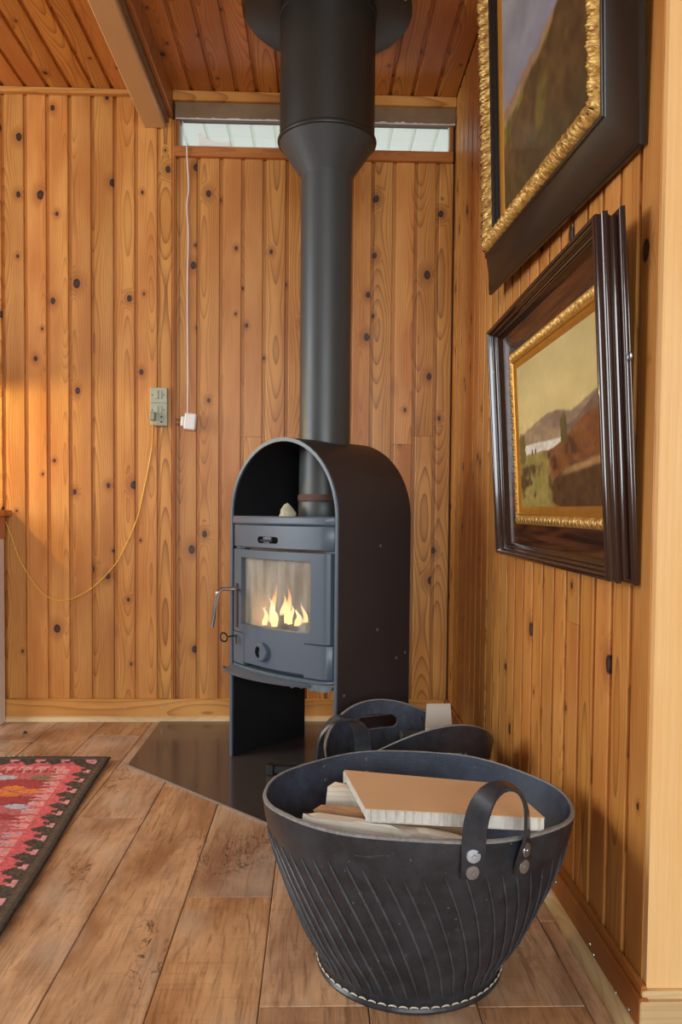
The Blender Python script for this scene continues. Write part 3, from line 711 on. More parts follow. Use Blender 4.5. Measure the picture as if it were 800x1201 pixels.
# ------------------------------------------------------------------ framed paintings
def frame_matrix(y0, z0, W, yw, ln, ro, X0):
    u = Vector((-math.sin(yw), math.cos(yw), 0)); n_ = Vector((-math.cos(yw), -math.sin(yw), 0)); v = Vector((0, 0, 1))
    v2 = math.cos(ln) * v + math.sin(ln) * n_; n2 = math.cos(ln) * n_ - math.sin(ln) * v
    u3 = math.cos(ro) * u + math.sin(ro) * v2; v3 = -math.sin(ro) * u + math.cos(ro) * v2
    O = Vector((X0, y0, z0)) + u3 * W; uu = -u3
    return Matrix(((uu.x, v3.x, n2.x, O.x), (uu.y, v3.y, n2.y, O.y), (uu.z, v3.z, n2.z, O.z), (0, 0, 0, 1)))
def ring_corner(W, H, d): return [(d, d), (W - d, d), (W - d, H - d), (d, H - d)]
def moulding(name, W, H, prof, mat, parent, smooth=35):
    m = MB(); m.grid([[(*c, h_) for c in ring_corner(W, H, d)] for d, h_ in prof], False, True)
    return m.build(name, mat, parent, smooth=smooth)
def carved(name, W, H, d0, d1, hfun, mat, parent, step=0.004, nd=9):
    m = MB()
    for side in range(4):
        Ls = W if side % 2 == 0 else H; n_ = int(Ls / step); rows = []
        for i in range(n_ + 1):
            t = i / n_; row = []
            for j in range(nd):
                d = d0 + (d1 - d0) * j / (nd - 1); s_ = d + t * (Ls - 2 * d)
                dd_, h_ = hfun(s_ + side * 3.3, j / (nd - 1)); q = d + dd_
                row.append({0: (s_, q, h_), 1: (W - q, s_, h_), 2: (W - s_, H - q, h_), 3: (q, H - s_, h_)}[side])
            rows.append(row)
        m.grid(rows)
    return m.build(name, mat, parent, smooth=70)
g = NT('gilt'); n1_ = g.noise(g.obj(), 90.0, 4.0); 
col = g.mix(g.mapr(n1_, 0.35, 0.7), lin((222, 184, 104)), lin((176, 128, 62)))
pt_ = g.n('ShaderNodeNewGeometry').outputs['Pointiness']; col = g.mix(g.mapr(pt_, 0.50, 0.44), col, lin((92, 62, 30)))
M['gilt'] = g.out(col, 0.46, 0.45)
g = NT('gilt_flat'); n1_ = g.noise(g.obj(), 30.0, 3.0); M['gilt_flat'] = g.out(g.mix(n1_, lin((206, 150, 58)), lin((176, 120, 44))), 0.38, 0.6)
M['ebony'] = plain('ebony_lacquer', (32, 24, 18), 0.34, var=0.25, scale=12, bump=0.05, spec=0.4)
g = NT('rosewood'); oc = g.sep(g.obj()); n1_ = g.noise(g.comb(g.math('MULTIPLY', oc[0], 4), g.math('MULTIPLY', oc[1], 60), oc[2]), 1.0, 4.0, 0.6, 0.8)
M['rosewood'] = g.out(g.mix(g.mapr(n1_, 0.35, 0.7), lin((40, 22, 14)), lin((98, 56, 32))), 0.24, coat=0.3)
M['mahogany'] = plain('dark_polished', (50, 30, 24), 0.13, var=0.2, scale=10, bump=0.02, coat=0.4)

def vnoise(x_, y_, seed=0):
    """smooth value noise on arrays"""
    xi = np.floor(x_).astype(int); yi = np.floor(y_).astype(int); fx = x_ - xi; fy = y_ - yi
    fx = fx * fx * (3 - 2 * fx); fy = fy * fy * (3 - 2 * fy)
    def hsh(a, b):
        v = np.sin(a * 127.1 + b * 311.7 + seed * 74.7) * 43758.5453; return v - np.floor(v)
    return (hsh(xi, yi) * (1 - fx) + hsh(xi + 1, yi) * fx) * (1 - fy) + (hsh(xi, yi + 1) * (1 - fx) + hsh(xi + 1, yi + 1) * fx) * fy
def fbm(x_, y_, o_=4, seed=0): return sum(vnoise(x_ * 2 ** k, y_ * 2 ** k, seed + k) / 2 ** (k + 1) for k in range(o_))
def canvas(name, x0, x1, y0, y1, h_, fn, parent, nx, ny, mat):
    xs_ = np.linspace(x0, x1, nx); ys_ = np.linspace(y0, y1, ny)
    X, Y = np.meshgrid(xs_, ys_, indexing='ij'); P = np.stack([X, Y, np.full_like(X, h_)], -1)
    m = MB().grid(P); me = bpy.data.meshes.new(name); me.from_pydata(m.v, [], m.f); me.update()
    U, V = np.meshgrid(np.linspace(0, 1, nx), np.linspace(0, 1, ny), indexing='ij')
    c = fn(U, V); c = c / 255.0; c = np.where(c <= 0.04045, c / 12.92, ((c + 0.055) / 1.055) ** 2.4)
    at = me.color_attributes.new('paint', 'FLOAT_COLOR', 'POINT')
    at.data.foreach_set('color', np.concatenate([c, np.ones(c.shape[:2] + (1,))], -1).reshape(-1).astype(np.float32))
    return link(name, me, mat, parent)
g = NT('oil_paint'); at = g.n('ShaderNodeAttribute', attribute_name='paint'); nb = g.noise(g.obj(), 260.0, 3.0); g.bump(nb, 0.15, 0.0006)
M['oil_paint'] = g.out(at.outputs['Color'], 0.42, coat=0.06)
def lerpc(a, b, t): return np.asarray(a, float) * (1 - t[..., None]) + np.asarray(b, float) * t[..., None]
def sst(a, b, v): t = np.clip((v - a) / (b - a), 0, 1); return t * t * (3 - 2 * t)

# lower painting: highland lake
def lake(u, v):
    c = lerpc((178, 168, 122), (206, 192, 136), sst(0.35, 0.62, v) * (1 - 0.5 * sst(0.7, 1.0, v)))
    c = c + (fbm(u * 5, v * 7, 4, 3)[..., None] - 0.45) * np.array([30, 26, 24]) 
    ridge = 0.50 + 0.10 * sst(-0.1, 0.45, u) + 0.05 * (fbm(u * 7, v * 0, 4, 5) - 0.5) - 0.04 * sst(0.5, 0.7, u) + 0.05 * sst(0.75, 1.0, u)
    mt = sst(0.008, -0.008, v - ridge); mc = lerpc((160, 142, 116), (116, 100, 90), fbm(u * 9, v * 12, 4, 8)); mc = lerpc(mc, (182, 162, 122), sst(0.42, 0.62, fbm(u * 6 + v * 4, v * 9, 3, 12)) * 0.5)
    c = lerpc(c, mc, mt)
    ridge2 = 0.42 + 0.42 * np.clip(u - 0.55, 0, 1) + 0.03 * (fbm(u * 9, v * 0 + 4, 3, 6) - 0.5)
    m2 = sst(0.006, -0.006, v - ridge2) * sst(0.5, 0.6, u); c = lerpc(c, lerpc((136, 112, 94), (104, 86, 74), fbm(u * 9, v * 9, 3, 9)), m2)
    lk = sst(0.006, -0.006, v - (0.425 + 0.006 * np.sin(u * 9))) * sst(0.66, 0.58, u); c = lerpc(c, np.array((212, 210, 196)), lk)
    sh = 0.345 + 0.03 * fbm(u * 6, v * 0, 3, 20) + 0.16 * sst(0.40, 1.0, u); ld = sst(0.006, -0.006, v - sh)
    green = lerpc((138, 136, 76), (166, 142, 88), fbm(u * 12, v * 14, 4, 30)); heath = lerpc((110, 70, 44), (146, 100, 58), fbm(u * 16, v * 18, 4, 31))
    lc = lerpc(green, heath, sst(-0.06, 0.10, u - 0.42 + 0.4 * (v - 0.15) + 0.25 * (fbm(u * 8, v * 8, 3, 33) - 0.5)))
    lc = lerpc(lc, (66, 46, 34), sst(0.50, 0.72, fbm(u * 14, v * 12, 4, 35)) * 0.75)
    bush = sst(0.02, -0.03, np.hypot((u - 0.78) / 0.34, (v - 0.10) / 0.16) - 1 + 0.5 * (fbm(u * 14, v * 14, 3, 40) - 0.5))
    lc = lerpc(lc, lerpc((70, 50, 34), (108, 80, 50), fbm(u * 30, v * 30, 3, 41)), bush)
    pth = sst(0.03, 0.0, np.abs(v - (0.20 + 0.10 * (u - 0.5) )) - 0.006) * sst(0.5, 0.7, u); lc = lerpc(lc, (196, 160, 112), pth * 0.7)
    c = lerpc(c, lc, ld)
    tree = sst(1.0, 0.7, np.hypot((u - 0.62) / 0.045, (v - 0.46) / 0.11) + 0.5 * (fbm(u * 40, v * 40, 3, 50) - 0.5)); c = lerpc(c, (98, 90, 52), tree)
    t2 = sst(1.0, 0.6, np.hypot((u - 0.05) / 0.06, (v - 0.42) / 0.12) + 0.8 * (fbm(u * 40, v * 40, 3, 51) - 0.5)); c = lerpc(c, (112, 102, 64), t2)
    for fx in (0.20, 0.25): c = lerpc(c, (50, 36, 28), sst(1.0, 0.7, np.hypot((u - fx) / 0.011, (v - 0.375) / 0.022)))
    c = c * (1 + (sst(0.62, 0.5, v) * 0.9 + 0.12) * (0.30 * fbm(u * 34, v * 30, 4, 90) - 0.14))[..., None]; c = (c - 118) * 1.12 + 118
    return np.clip(c, 0, 255)
W2, H2 = 0.7716, 0.5527
p2 = thing('framed_painting', 'lake landscape painting in polished dark frame, hanging lower on the right wall', 'painting')
p2.matrix_world = frame_matrix(1.1409, 0.647, W2, -0.0097, 0.0608, 0.0043, XR - 0.003)
def reed(c, r_, a0, a1, n_=6): return [(c[0] + r_ * math.cos(math.radians(a0 + (a1 - a0) * k / n_)), c[1] + r_ * math.sin(math.radians(a0 + (a1 - a0) * k / n_))) for k in range(n_ + 1)]
prof2 = [(0.012, 0.0), (0.0, 0.0)] + reed((0.0035, 0.0045), 0.0035, 200, 110) + [(0.0035, 0.0095)] + reed((0.0035 - 0.001, 0.0170), 0.0075, -80, 80, 8) + [(0.0045, 0.0255)] + reed((0.0075, 0.0290), 0.0032, 220, 110) + [(0.0080, 0.0335)] + reed((0.0125, 0.0400), 0.0050, 200, -10, 10) + [(0.0185, 0.0360)] + reed((0.0195, 0.0320), 0.0028, 110, -20) + [(0.0240, 0.0270)] + reed((0.0250, 0.0225), 0.0030, 110, -30) + [(0.0310, 0.0150), (0.0335, 0.0105)]
moulding('outer_moulding', W2, H2, prof2, M['mahogany'], p2, 28)
moulding('veneer_panel', W2, H2, [(0.0335, 0.0110), (0.040, 0.0085), (0.056, 0.0060), (0.074, 0.0062), (0.0800, 0.0075)], M['rosewood'], p2)
def bead(s_, t):
    w_ = math.sin(math.pi * t); a_ = math.sin(s_ * 2 * math.pi / 0.0125 + 2.2 * t); b_ = math.sin(s_ * 2 * math.pi / 0.0078 - 4 * t)
    return (0.0, 0.0066 + 0.0050 * w_ ** 0.7 + (0.0016 * a_ + 0.0013 * b_) * w_)
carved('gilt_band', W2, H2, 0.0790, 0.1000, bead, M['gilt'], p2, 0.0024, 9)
moulding('gilt_slip', W2, H2, [(0.0995, 0.0075), (0.101, 0.0095), (0.104, 0.0095), (0.106, 0.0075), (0.110, 0.0068), (0.114, 0.0045), (0.1185, 0.0030)], M['gilt_flat'], p2)
canvas('canvas', 0.1175, W2 - 0.1175, 0.1175, H2 - 0.1175, 0.0030, lake, p2, 180, 130, M['oil_paint'])
MB().box((0.004, 0.004, 0.0006), (W2 - 0.004, H2 - 0.004, 0.0024)).build('backboard', M['old_timber'], p2)
sc_ = MB().tube([(W2 + 0.001 + 0.006 * (1 - math.cos(t)), 0.335 + 0.0055 * math.sin(t), 0.004) for t in np.linspace(0, 2 * math.pi, 13)], 0.0014, 6)
sc_.build('hanging_ring', M['zinc'], p2, smooth=50)

# upper painting: mountain slope
def slope(u, v):
    c = lerpc((128, 128, 142), (150, 148, 150), sst(0.2, 1.0, v) ) + (fbm(u * 4, v * 5, 4, 60)[..., None] - 0.45) * np.array([46, 42, 40])
    r1 = 0.47 + 0.10 * u + 0.07 * (fbm(u * 9, v * 0, 4, 61) - 0.5); m1 = sst(0.012, -0.012, v - r1)
    c = lerpc(c, lerpc((138, 110, 92), (172, 138, 100), fbm(u * 10, v * 10, 4, 62)), m1)
    r2 = 0.40 + 0.16 * u + 0.08 * (fbm(u * 8, v * 0 + 2, 4, 63) - 0.5); m2 = sst(0.012, -0.012, v - r2)
    gm = lerpc((122, 116, 52), (88, 70, 44), sst(0.35, 0.6, fbm(u * 7, v * 9, 4, 64))); c = lerpc(c, gm, m2)
    r3 = 0.30 + 0.36 * u + 0.10 * (fbm(u * 6, v * 0 + 7, 4, 65) - 0.5); m3 = sst(0.02, -0.02, v - r3)
    c = lerpc(c, lerpc((78, 58, 36), (116, 90, 54), fbm(u * 18 + v * 9, v * 7, 4, 66)), m3)
    gg = sst(0.10, 0.02, np.abs(u - 0.50 - 0.15 * (v - 0.4))) * sst(0.05, 0.2, v) * sst(0.42, 0.30, v); c = lerpc(c, (122, 112, 54), gg * 0.6)
    c = lerpc(c, lerpc((58, 48, 32), (96, 84, 46), fbm(u * 12, v * 12, 4, 67)), sst(0.24, 0.05, v) * 0.7)
    c = c * (1 + (sst(0.55, 0.4, v) * 0.8 + 0.2) * (0.42 * fbm(u * 26 + v * 8, v * 22, 4, 91) - 0.2))[..., None]; c = (c - 100) * 1.12 + 100
    return np.clip(c, 0, 255)
W1, H1 = 0.888, 0.790
p1 = thing('framed_painting', 'mountain slope painting in deep black frame with carved gilt border, hanging highest', 'painting')
p1.matrix_world = frame_matrix(1.1516, 1.2918, W1, 0.0311, 0.0408, 0.0286, XR - 0.003)
moulding('outer_moulding', W1, H1, [(0.02, 0.0), (0.0, 0.0), (0.0, 0.006), (0.003, 0.0085), (0.007, 0.0085), (0.010, 0.0065), (0.013, 0.0062), (0.070, 0.0305), (0.0725, 0.0335), (0.0745, 0.0355), (0.0775, 0.0365), (0.080, 0.034), (0.083, 0.033)], M['ebony'], p1)
def leaf(s_, t):
    w_ = math.sin(math.pi * t) ** 0.6; p_ = 0.030
    ph = s_ / p_ + 0.42 * (t - 0.5); k_ = ph - math.floor(ph); lobe = math.sin(math.pi * k_) ** 0.5
    curl = math.sin(2 * math.pi * (s_ / 0.0098 + 1.3 * t)) * 0.0022 + math.sin(2 * math.pi * (s_ / 0.0061 - 2.2 * t)) * 0.0013 + math.sin(s_ * 913 + t * 17) * 0.0012
    return (0.0035 * math.sin(2 * math.pi * ph) * (t - 0.5), 0.028 + 0.0200 * w_ * (0.55 + 0.45 * lobe) + curl * w_)
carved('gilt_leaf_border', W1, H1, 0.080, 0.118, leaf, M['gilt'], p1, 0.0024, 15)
moulding('inner_step', W1, H1, [(0.116, 0.028), (0.119, 0.028), (0.121, 0.022), (0.130, 0.020), (0.132, 0.015), (0.140, 0.0135), (0.141, 0.010)], M['ebony'], p1)
moulding('gilt_slip', W1, H1, [(0.1405, 0.0105), (0.142, 0.0125), (0.146, 0.0125), (0.157, 0.006)], M['gilt_flat'], p1)
canvas('canvas', 0.156, W1 - 0.156, 0.156, H1 - 0.156, 0.006, slope, p1, 130, 120, M['oil_paint'])
MB().box((0.006, 0.006, 0.001), (W1 - 0.006, H1 - 0.006, 0.004)).build('backboard', M['old_timber'], p1)

# ------------------------------------------------------------------ tyre-rubber baskets
def rubber(name, rgb, rough, weave=False):
    g = NT(name); o_ = g.obj(); n_ = g.noise(o_, 34.0, 5.0, 0.65); sc = g.noise(o_, 300.0, 2.0); oc = g.sep(o_)
    c = lin(rgb); col = g.mix(g.mapr(n_, 0.3, 0.75), c, tuple(v * 1.9 for v in c[:3]) + (1,))
    scr = g.mapr(g.noise(g.comb(g.math('MULTIPLY', oc[0], 18), g.math('MULTIPLY', oc[1], 18), g.math('MULTIPLY', oc[2], 90)), 1.0, 3.0, 0.7, 1.2), 0.66, 0.74)
    col = g.mix(g.math('MULTIPLY', scr, 0.16), col, lin((150, 146, 140)))
    spk = g.mapr(g.noise(o_, 170.0, 1.0), 0.74, 0.80); col = g.mix(g.math('MULTIPLY', spk, 0.5), col, lin((150, 140, 125)))
    if weave:
        wv = g.math('MULTIPLY', g.math('SINE', g.math('MULTIPLY', g.math('ADD', oc[0], oc[2]), 1500.0)), g.math('SINE', g.math('MULTIPLY', g.math('SUBTRACT', oc[2], oc[0]), 1500.0)))
        g.bump(g.math('ADD', wv, g.math('MULTIPLY', n_, 2.0)), 0.35, 0.0008)
    else: g.bump(g.math('ADD', n_, g.math('MULTIPLY', sc, 0.3)), 0.3, 0.001)
    return g.out(col, g.math('ADD', rough - 0.08, g.math('MULTIPLY', n_, 0.16)), spec=0.5)
M['rubber'] = rubber('tyre_rubber', (36, 39, 44), 0.33)
M['rubber_rib'] = rubber('tread_highlight', (56, 59, 63), 0.34)  # lighter rubber for the ribs, their highlights are put into the colour
M['rubber_in'] = rubber('tyre_rubber_inside', (44, 52, 66), 0.50, True)
M['rubber_edge'] = plain('cut_rubber_edge', (128, 126, 122), 0.85, var=0.6, scale=160, bump=0.5)
M['thread'] = plain('thread', (206, 196, 176), 0.9, var=0.1)
pf_z = [0, 0.055, 0.11, 0.25, 0.44, 0.615, 0.78, 0.90, 1.0]; pf_r = [0.0, 0.02, 0.07, 0.32, 0.545, 0.736, 0.885, 0.965, 1.0]
B1C = Vector((0.160, 1.295, 0.0))
def b1_rim(T):
    x_ = 0.2575 * math.cos(T); y_ = 0.2233 * math.sin(T); c_, s_ = math.cos(-0.14), math.sin(-0.14)
    z_ = 0.281 - 0.0018 * math.cos(T) - 0.0037 * math.sin(T) - 0.0054 * math.cos(2 * T) + 0.0012 * math.sin(7 * T) 
    return Vector((0.0093 + x_ * c_ - y_ * s_, 0.0039 + x_ * s_ + y_ * c_, z_))
def b1(T, s_, off=0.0):
    R_ = b1_rim(T); base = Vector((0.150 * math.cos(T - 0.14), 0.150 * math.sin(T - 0.14), 0)); q = float(np.interp(s_, pf_z, pf_r))
    p = base.lerp(Vector((R_.x, R_.y, 0)), q); p.z = 0.003 + (R_.z - 0.003) * s_
    if off: 
        d = Vector((p.x, p.y, 0)).normalized(); p = p + d * off * 0.93 + Vector((0, 0, -0.35 * off))
    return p
bk = thing('rubber_basket', 'large black tyre-rubber basket with two strap handles in the foreground', 'basket', B1C)
NT_, NS = 96, 22
TT = [2 * math.pi * i / NT_ for i in range(NT_)]; SS = [i / NS for i in range(NS + 1)]
m = MB(); m.grid([[b1(T, s_) for s_ in SS] for T in TT], True); m.build('outer_wall', M['rubber'], bk, smooth=60)
m = MB(); m.grid([[b1(T, s_, -0.0065) for s_ in SS] for T in TT], True); m.build('inner_wall', M['rubber_in'], bk, smooth=60)
m = MB(); m.grid([[b1(T, 1.0, 0.0004), b1(T, 1.0, -0.001) + Vector((0, 0, 0.0022 + 0.0012 * random.random())), b1(T, 1.0, -0.0055) + Vector((0, 0, 0.0018 + 0.0012 * random.random())), b1(T, 1.0, -0.0069)] for T in TT], True)
o = m.build('rim_edge', M['rubber_edge'], bk, smooth=40); o['label'] = 'frayed grey cut edge of the rim'
m = MB().lathe([(0.001, 0.003), (0.146, 0.003), (0.154, 0.001), (0.1555, 0.005), (0.153, 0.009), (0.149, 0.010)], 72); m.build('base', M['rubber'], bk, smooth=40)
m = MB(); ns = 60
for i in range(ns):
    a_ = 2 * math.pi * i / ns; P = [Vector((0.1548 * math.cos(a_ + t * 0.80 * 2 * math.pi / ns), 0.1548 * math.sin(a_ + t * 0.80 * 2 * math.pi / ns), 0.0115 + 0.0018 * math.sin(math.pi * t))) for t in (0, 0.3, 0.7, 1)]
    m.tube(P, [0.0007, 0.0013, 0.0013, 0.0007], 6)
o = m.build('stitching', M['thread'], bk, smooth=50); o['label'] = 'white dashed stitching round the base'; o['kind'] = 'stuff'
m = MB(); nr = 54
for i in range(nr):
    t0 = 2 * math.pi * (i + 0.12 * random.random()) / nr; P = []
    top_s = 0.82 + 0.025 * math.sin(i * 0.9)
    for k in range(13):
        q = k / 12; P.append(b1(t0 + 0.40 * q, top_s - (top_s - 0.075) * q, 0.0008))
    m.tube(P, [0.0006] + [0.0019] * 11 + [0.0006], 6)
o = m.build('tread_ribs', M['rubber_rib'], bk, smooth=60); o['label'] = 'slanting raised tread ribs'

def strap_handle(basket, surf, Tc, half, rise, dr_, inside_out=1):
    """strap bent into an arch, ends riveted flat on the outer wall"""
    rows = []; n_ = 30; wd_ = 0.0168; th = 0.0045
    A = surf(Tc - half, 0.84, 0.004); B = surf(Tc + half, 0.84, 0.004); mid = (A + B) / 2
    top = surf(Tc, 1.0); zt = top.z + rise
    rad_ = Vector((math.cos(Tc), math.sin(Tc), 0)); tg = (B - A); tg.z = 0; tg.normalize(); wdt = (B - A).length / 2
    rowsO = []
    for i in range(n_ + 1):
        q = i / n_; a_ = math.pi * (1 - q)
        leg = 0.055
        if q < 0.22: pos = A + Vector((0, 0, (q / 0.22) * leg)); bl_ = 1 - (q / 0.22) ** 1.5 * 0.45
        elif q > 0.78: pos = B + Vector((0, 0, ((1 - q) / 0.22) * leg)); bl_ = 1 - ((1 - q) / 0.22) ** 1.5 * 0.45
        else:
            t = (q - 0.22) / 0.56; aa_ = math.pi * (1 - t); z0 = A.z + leg
            pos = Vector((mid.x, mid.y, 0)) + tg * wdt * (math.cos(aa_)) + Vector((0, 0, z0 + (zt - z0) * math.sin(aa_) ** 0.85)); bl_ = 0.55 * (abs(math.cos(aa_)) ** 1.6)
        pos = pos + rad_ * (0.012 * math.sin(math.pi * q))
        if q < 0.22: an = -tg
        elif q > 0.78: an = tg
        else: an = (tg * math.cos(aa_) + Vector((0, 0, 1)) * math.sin(aa_))
        end = surf(Tc - half if q < 0.5 else Tc + half, 0.84) ; rl = Vector((end.x, end.y, 0)).normalized()
        nrm = (an * (1 - bl_) + rl * bl_).normalized()
        rowsO.append((pos, nrm))
    for i in range(n_ + 1):
        pos, nrm = rowsO[i]; t_ = (rowsO[min(i + 1, n_)][0] - rowsO[max(i - 1, 0)][0]).normalized()
        wv = t_.cross(nrm).normalized(); nn2 = wv.cross(t_).normalized()
        if nn2.dot(nrm) < 0: nn2 = -nn2
        rows.append([tuple(pos + wv * a + nn2 * b) for a, b in ((-wd_, 0), (-wd_, th), (wd_, th), (wd_, 0))])
    m = MB(); m.grid(rows, False, True); m.f.append((3, 2, 1, 0)); k = n_ * 4; m.f.append((k, k + 1, k + 2, k + 3))
    h_ = m.build('handle', M['rubber'], basket, smooth=40)
    for q, sgn in ((0.03, -1), (0.125, -1), (0.97, 1), (0.875, 1)):
        i = int(round(q * n_)); pos, nrm = rowsO[i]; 
        mm = MB().lathe([(0.0001, 0.0028), (0.0025, 0.0030), (0.003, 0.0020), (0.0098, 0.0016), (0.0104, 0.0)], 18)
        o_ = mm.build('rivet', M['zinc'], h_, smooth=40); o_.matrix_local = Matrix.Translation(pos + nrm * (th + 0.0002)) @ nrm.to_track_quat('Z', 'Y').to_matrix().to_4x4()
        T_ = Tc + sgn * half; s_ = 0.86 if q in (0.03, 0.97) else 0.95
        ip = surf(T_, s_, -0.0072); rl = Vector((ip.x, ip.y, 0)).normalized()
        mm = MB().lathe([(0.0001, 0.0022), (0.004, 0.0018), (0.0048, 0.0)], 14)
        o_ = mm.build('rivet', M['zinc'], h_, smooth=40); o_.matrix_local = Matrix.Translation(ip) @ (-rl).to_track_quat('Z', 'Y').to_matrix().to_4x4()
    return h_
strap_handle(bk, b1, math.radians(-62), math.radians(9.5), 0.082, 1)
strap_handle(bk, b1, math.radians(124), math.radians(10.5), 0.070, 1)

# contents of the basket: honeycomb board on split firewood
hb = thing('honeycomb_board', 'brown honeycomb cardboard slab with torn white edges lying in the basket', 'board', (0.20, 1.235, 0.2835))
P4 = [Vector((0.076, 1.166, 0)), Vector((0.338, 1.128, 0)), Vector((0.317, 1.272, 0)), Vector((0.050, 1.345, 0))]
P4 = [p - Vector((0.20, 1.235, 0)) for p in P4]
M['kraft'] = plain('kraft_paper', (212, 174, 130), 0.75, var=0.10, scale=9, bump=0.08)
M['torn_paper'] = plain('torn_paper', (214, 208, 198), 0.9, var=0.22, scale=70, bump=0.4)
TB = 0.0215
MB().extrude_poly([(p.x, p.y) for p in P4], lambda a, b: (a, b, TB - 0.0012), lambda a, b: (a, b, TB)).build('top_sheet', M['kraft'], hb)
MB().extrude_poly([(p.x * 0.97, p.y * 0.97) for p in P4], lambda a, b: (a, b, 0), lambda a, b: (a, b, 0.0012)).build('bottom_sheet', M['torn_paper'], hb)
m = MB()
for e in range(4):
    a, b = P4[e], P4[(e + 1) % 4]; L = (b - a).length; d = (b - a).normalized(); inw = Vector((-d.y, d.x, 0)); n_ = int(L / 0.0032); rows = []
    for i in range(n_ + 1):
        t = i / n_; w_ = 0.0015 + 0.0032 * (0.5 + 0.5 * math.sin(i * 1.55)) + 0.0022 * random.random(); p = a + d * L * t
        rows.append([tuple(p + inw * (w_ + 0.001 * random.random()) + Vector((0, 0, z_))) for z_ in (TB - 0.0012, TB * 0.66, TB * 0.33, 0.0004)])
    m.grid(rows)
o = m.build('torn_cells', M['torn_paper'], hb); o['label'] = 'torn white honeycomb edge'
M['split_wood'] = pine('split_wood', lin((232, 222, 206)), lin((214, 200, 178)), lin((168, 132, 92)), 0.97, 0.4)
M['split_brown'] = pine('split_brown', lin((206, 166, 124)), lin((184, 138, 98)), lin((130, 84, 52)), 0.97, 0.4)
M['bark'] = plain('birch_bark', (150, 110, 86), 0.85, var=0.4, scale=40, bump=0.4)
def split_log(loc, rot, L, prof, mat, label, seed):
    rnd = random.Random(seed); rows = []
    for i in range(9):
        z_ = L * (i / 8); k_ = 1.0 if 0 < i < 8 else 0.93
        rows.append([((a + rnd.uniform(-0.0035, 0.0035)) * k_, (b + rnd.uniform(-0.003, 0.003)) * k_, z_ + rnd.uniform(-0.009, 0.009)) for a, b in prof])
    m = MB(); m.grid(rows, False, True); n_ = len(prof); m.f.append(tuple(range(n_))[::-1]); m.f.append(tuple(range(8 * n_, 9 * n_)))
    o = m.build('firewood_log', mat); o.location = loc; o.rotation_euler = rot
    return tag(o, label, 'firewood', 'split firewood in the front basket')
flat = [(-0.036, -0.010), (0.030, -0.013), (0.040, -0.004), (0.036, 0.009), (0.004, 0.013), (-0.034, 0.010)]
wedge = [(-0.028, -0.016), (0.028, -0.016), (0.034, -0.002), (0.010, 0.020), (-0.014, 0.018), (-0.032, 0.0)]
split_log((-0.022, 1.212, 0.2480), (0.10, math.radians(92), math.radians(-12)), 0.27, flat, M['split_wood'], 'pale flat split log poking out left of the cardboard slab', 1)
split_log((0.010, 1.282, 0.2400), (0.5, math.radians(87), math.radians(8)), 0.24, wedge, M['split_brown'], 'brownish split log just behind the pale flat one', 2)
split_log((0.028, 1.352, 0.2500), (0.2, math.radians(90), math.radians(-6)), 0.23, wedge, M['split_wood'], 'white split log at the back left of the cardboard slab', 3)
# ---- second basket: tub with raised ends and hand holes
B2C = Vector((0.222, 1.850, 0.0045)); AX = math.radians(112)
def b2(T, s_, off=0.0):
    """T measured from the far raised end"""
    c_, sn = math.cos(T), math.sin(T)
    zr = 0.165 + (0.095 if c_ > 0 else 0.122) * abs(c_) ** 1.6
    la, lb = 0.190, 0.205; ba, bb_ = 0.115, 0.125
    q = float(np.interp(s_, [0, 0.06, 0.3, 0.6, 1.0], [0, 0.08, 0.48, 0.78, 1.0]))
    ea = ba + (la - ba) * q - off; eb = bb_ + (lb - bb_) * q - off
    ca, sa = math.cos(AX), math.sin(AX)
    a_, b_ = ea * c_, eb * sn
    return Vector((a_ * ca + b_ * sa, a_ * sa - b_ * ca, 0.003 + (zr - 0.003) * s_))
tb = thing('rubber_tub', 'black tyre-rubber tub with oval hand holes standing behind the front basket', 'basket', B2C)
nT, nS = 160, 40
def in_hole(T, s_):
    best = 1e9
    for T0, s0, zr in ((0.0, 0.80, 0.26), (math.pi, 0.72, 0.287)):
        d = (T - T0 + math.pi) % (2 * math.pi) - math.pi; u_ = d * 0.195; v_ = (s_ - s0) * zr
        e = max(abs(u_) - 0.043, 0); r_ = math.hypot(e, v_) - 0.0165
        best = min(best, r_)
    return best
for nm, off, mat in (('outer_wall', 0.0, M['rubber']), ('inner_wall', 0.006, M['rubber_in'])):
    V = []; idx = {}; Fs = []
    for i in range(nT):
        for j in range(nS + 1):
            T, s_ = 2 * math.pi * i / nT, j / nS
            V.append((T, s_))
    keep = []
    for i in range(nT):
        for j in range(nS):
            q = [i * (nS + 1) + j, ((i + 1) % nT) * (nS + 1) + j, ((i + 1) % nT) * (nS + 1) + j + 1, i * (nS + 1) + j + 1]
            tc = (2 * math.pi * (i + 0.5) / nT, (j + 0.5) / nS)
            if in_hole(*tc) > 0: keep.append(q)
    used = sorted({v for q in keep for v in q}); mp = {v: k for k, v in enumerate(used)}
    out_ = []
    for v in used:
        T, s_ = V[v]; r_ = in_hole(T, s_)
        if abs(r_) < 0.0055:                                   # snap to the oval outline
            for _ in range(4):
                gT = (in_hole(T + 1e-4, s_) - in_hole(T - 1e-4, s_)) / 2e-4; gs = (in_hole(T, s_ + 1e-4) - in_hole(T, s_ - 1e-4)) / 2e-4
                gg = gT * gT / 0.195 ** 2 + gs * gs / 0.26 ** 2 + 1e-9; r_ = in_hole(T, s_)
                T -= r_ * gT / 0.195 ** 2 / gg; s_ -= r_ * gs / 0.26 ** 2 / gg
        out_.append(tuple(b2(T, min(s_, 1.0), off)))
    m = MB().add(out_, [tuple(mp[v] for v in q) for q in keep]); m.build(nm, mat, tb, smooth=60)
T2 = [2 * math.pi * i / nT for i in range(nT)]
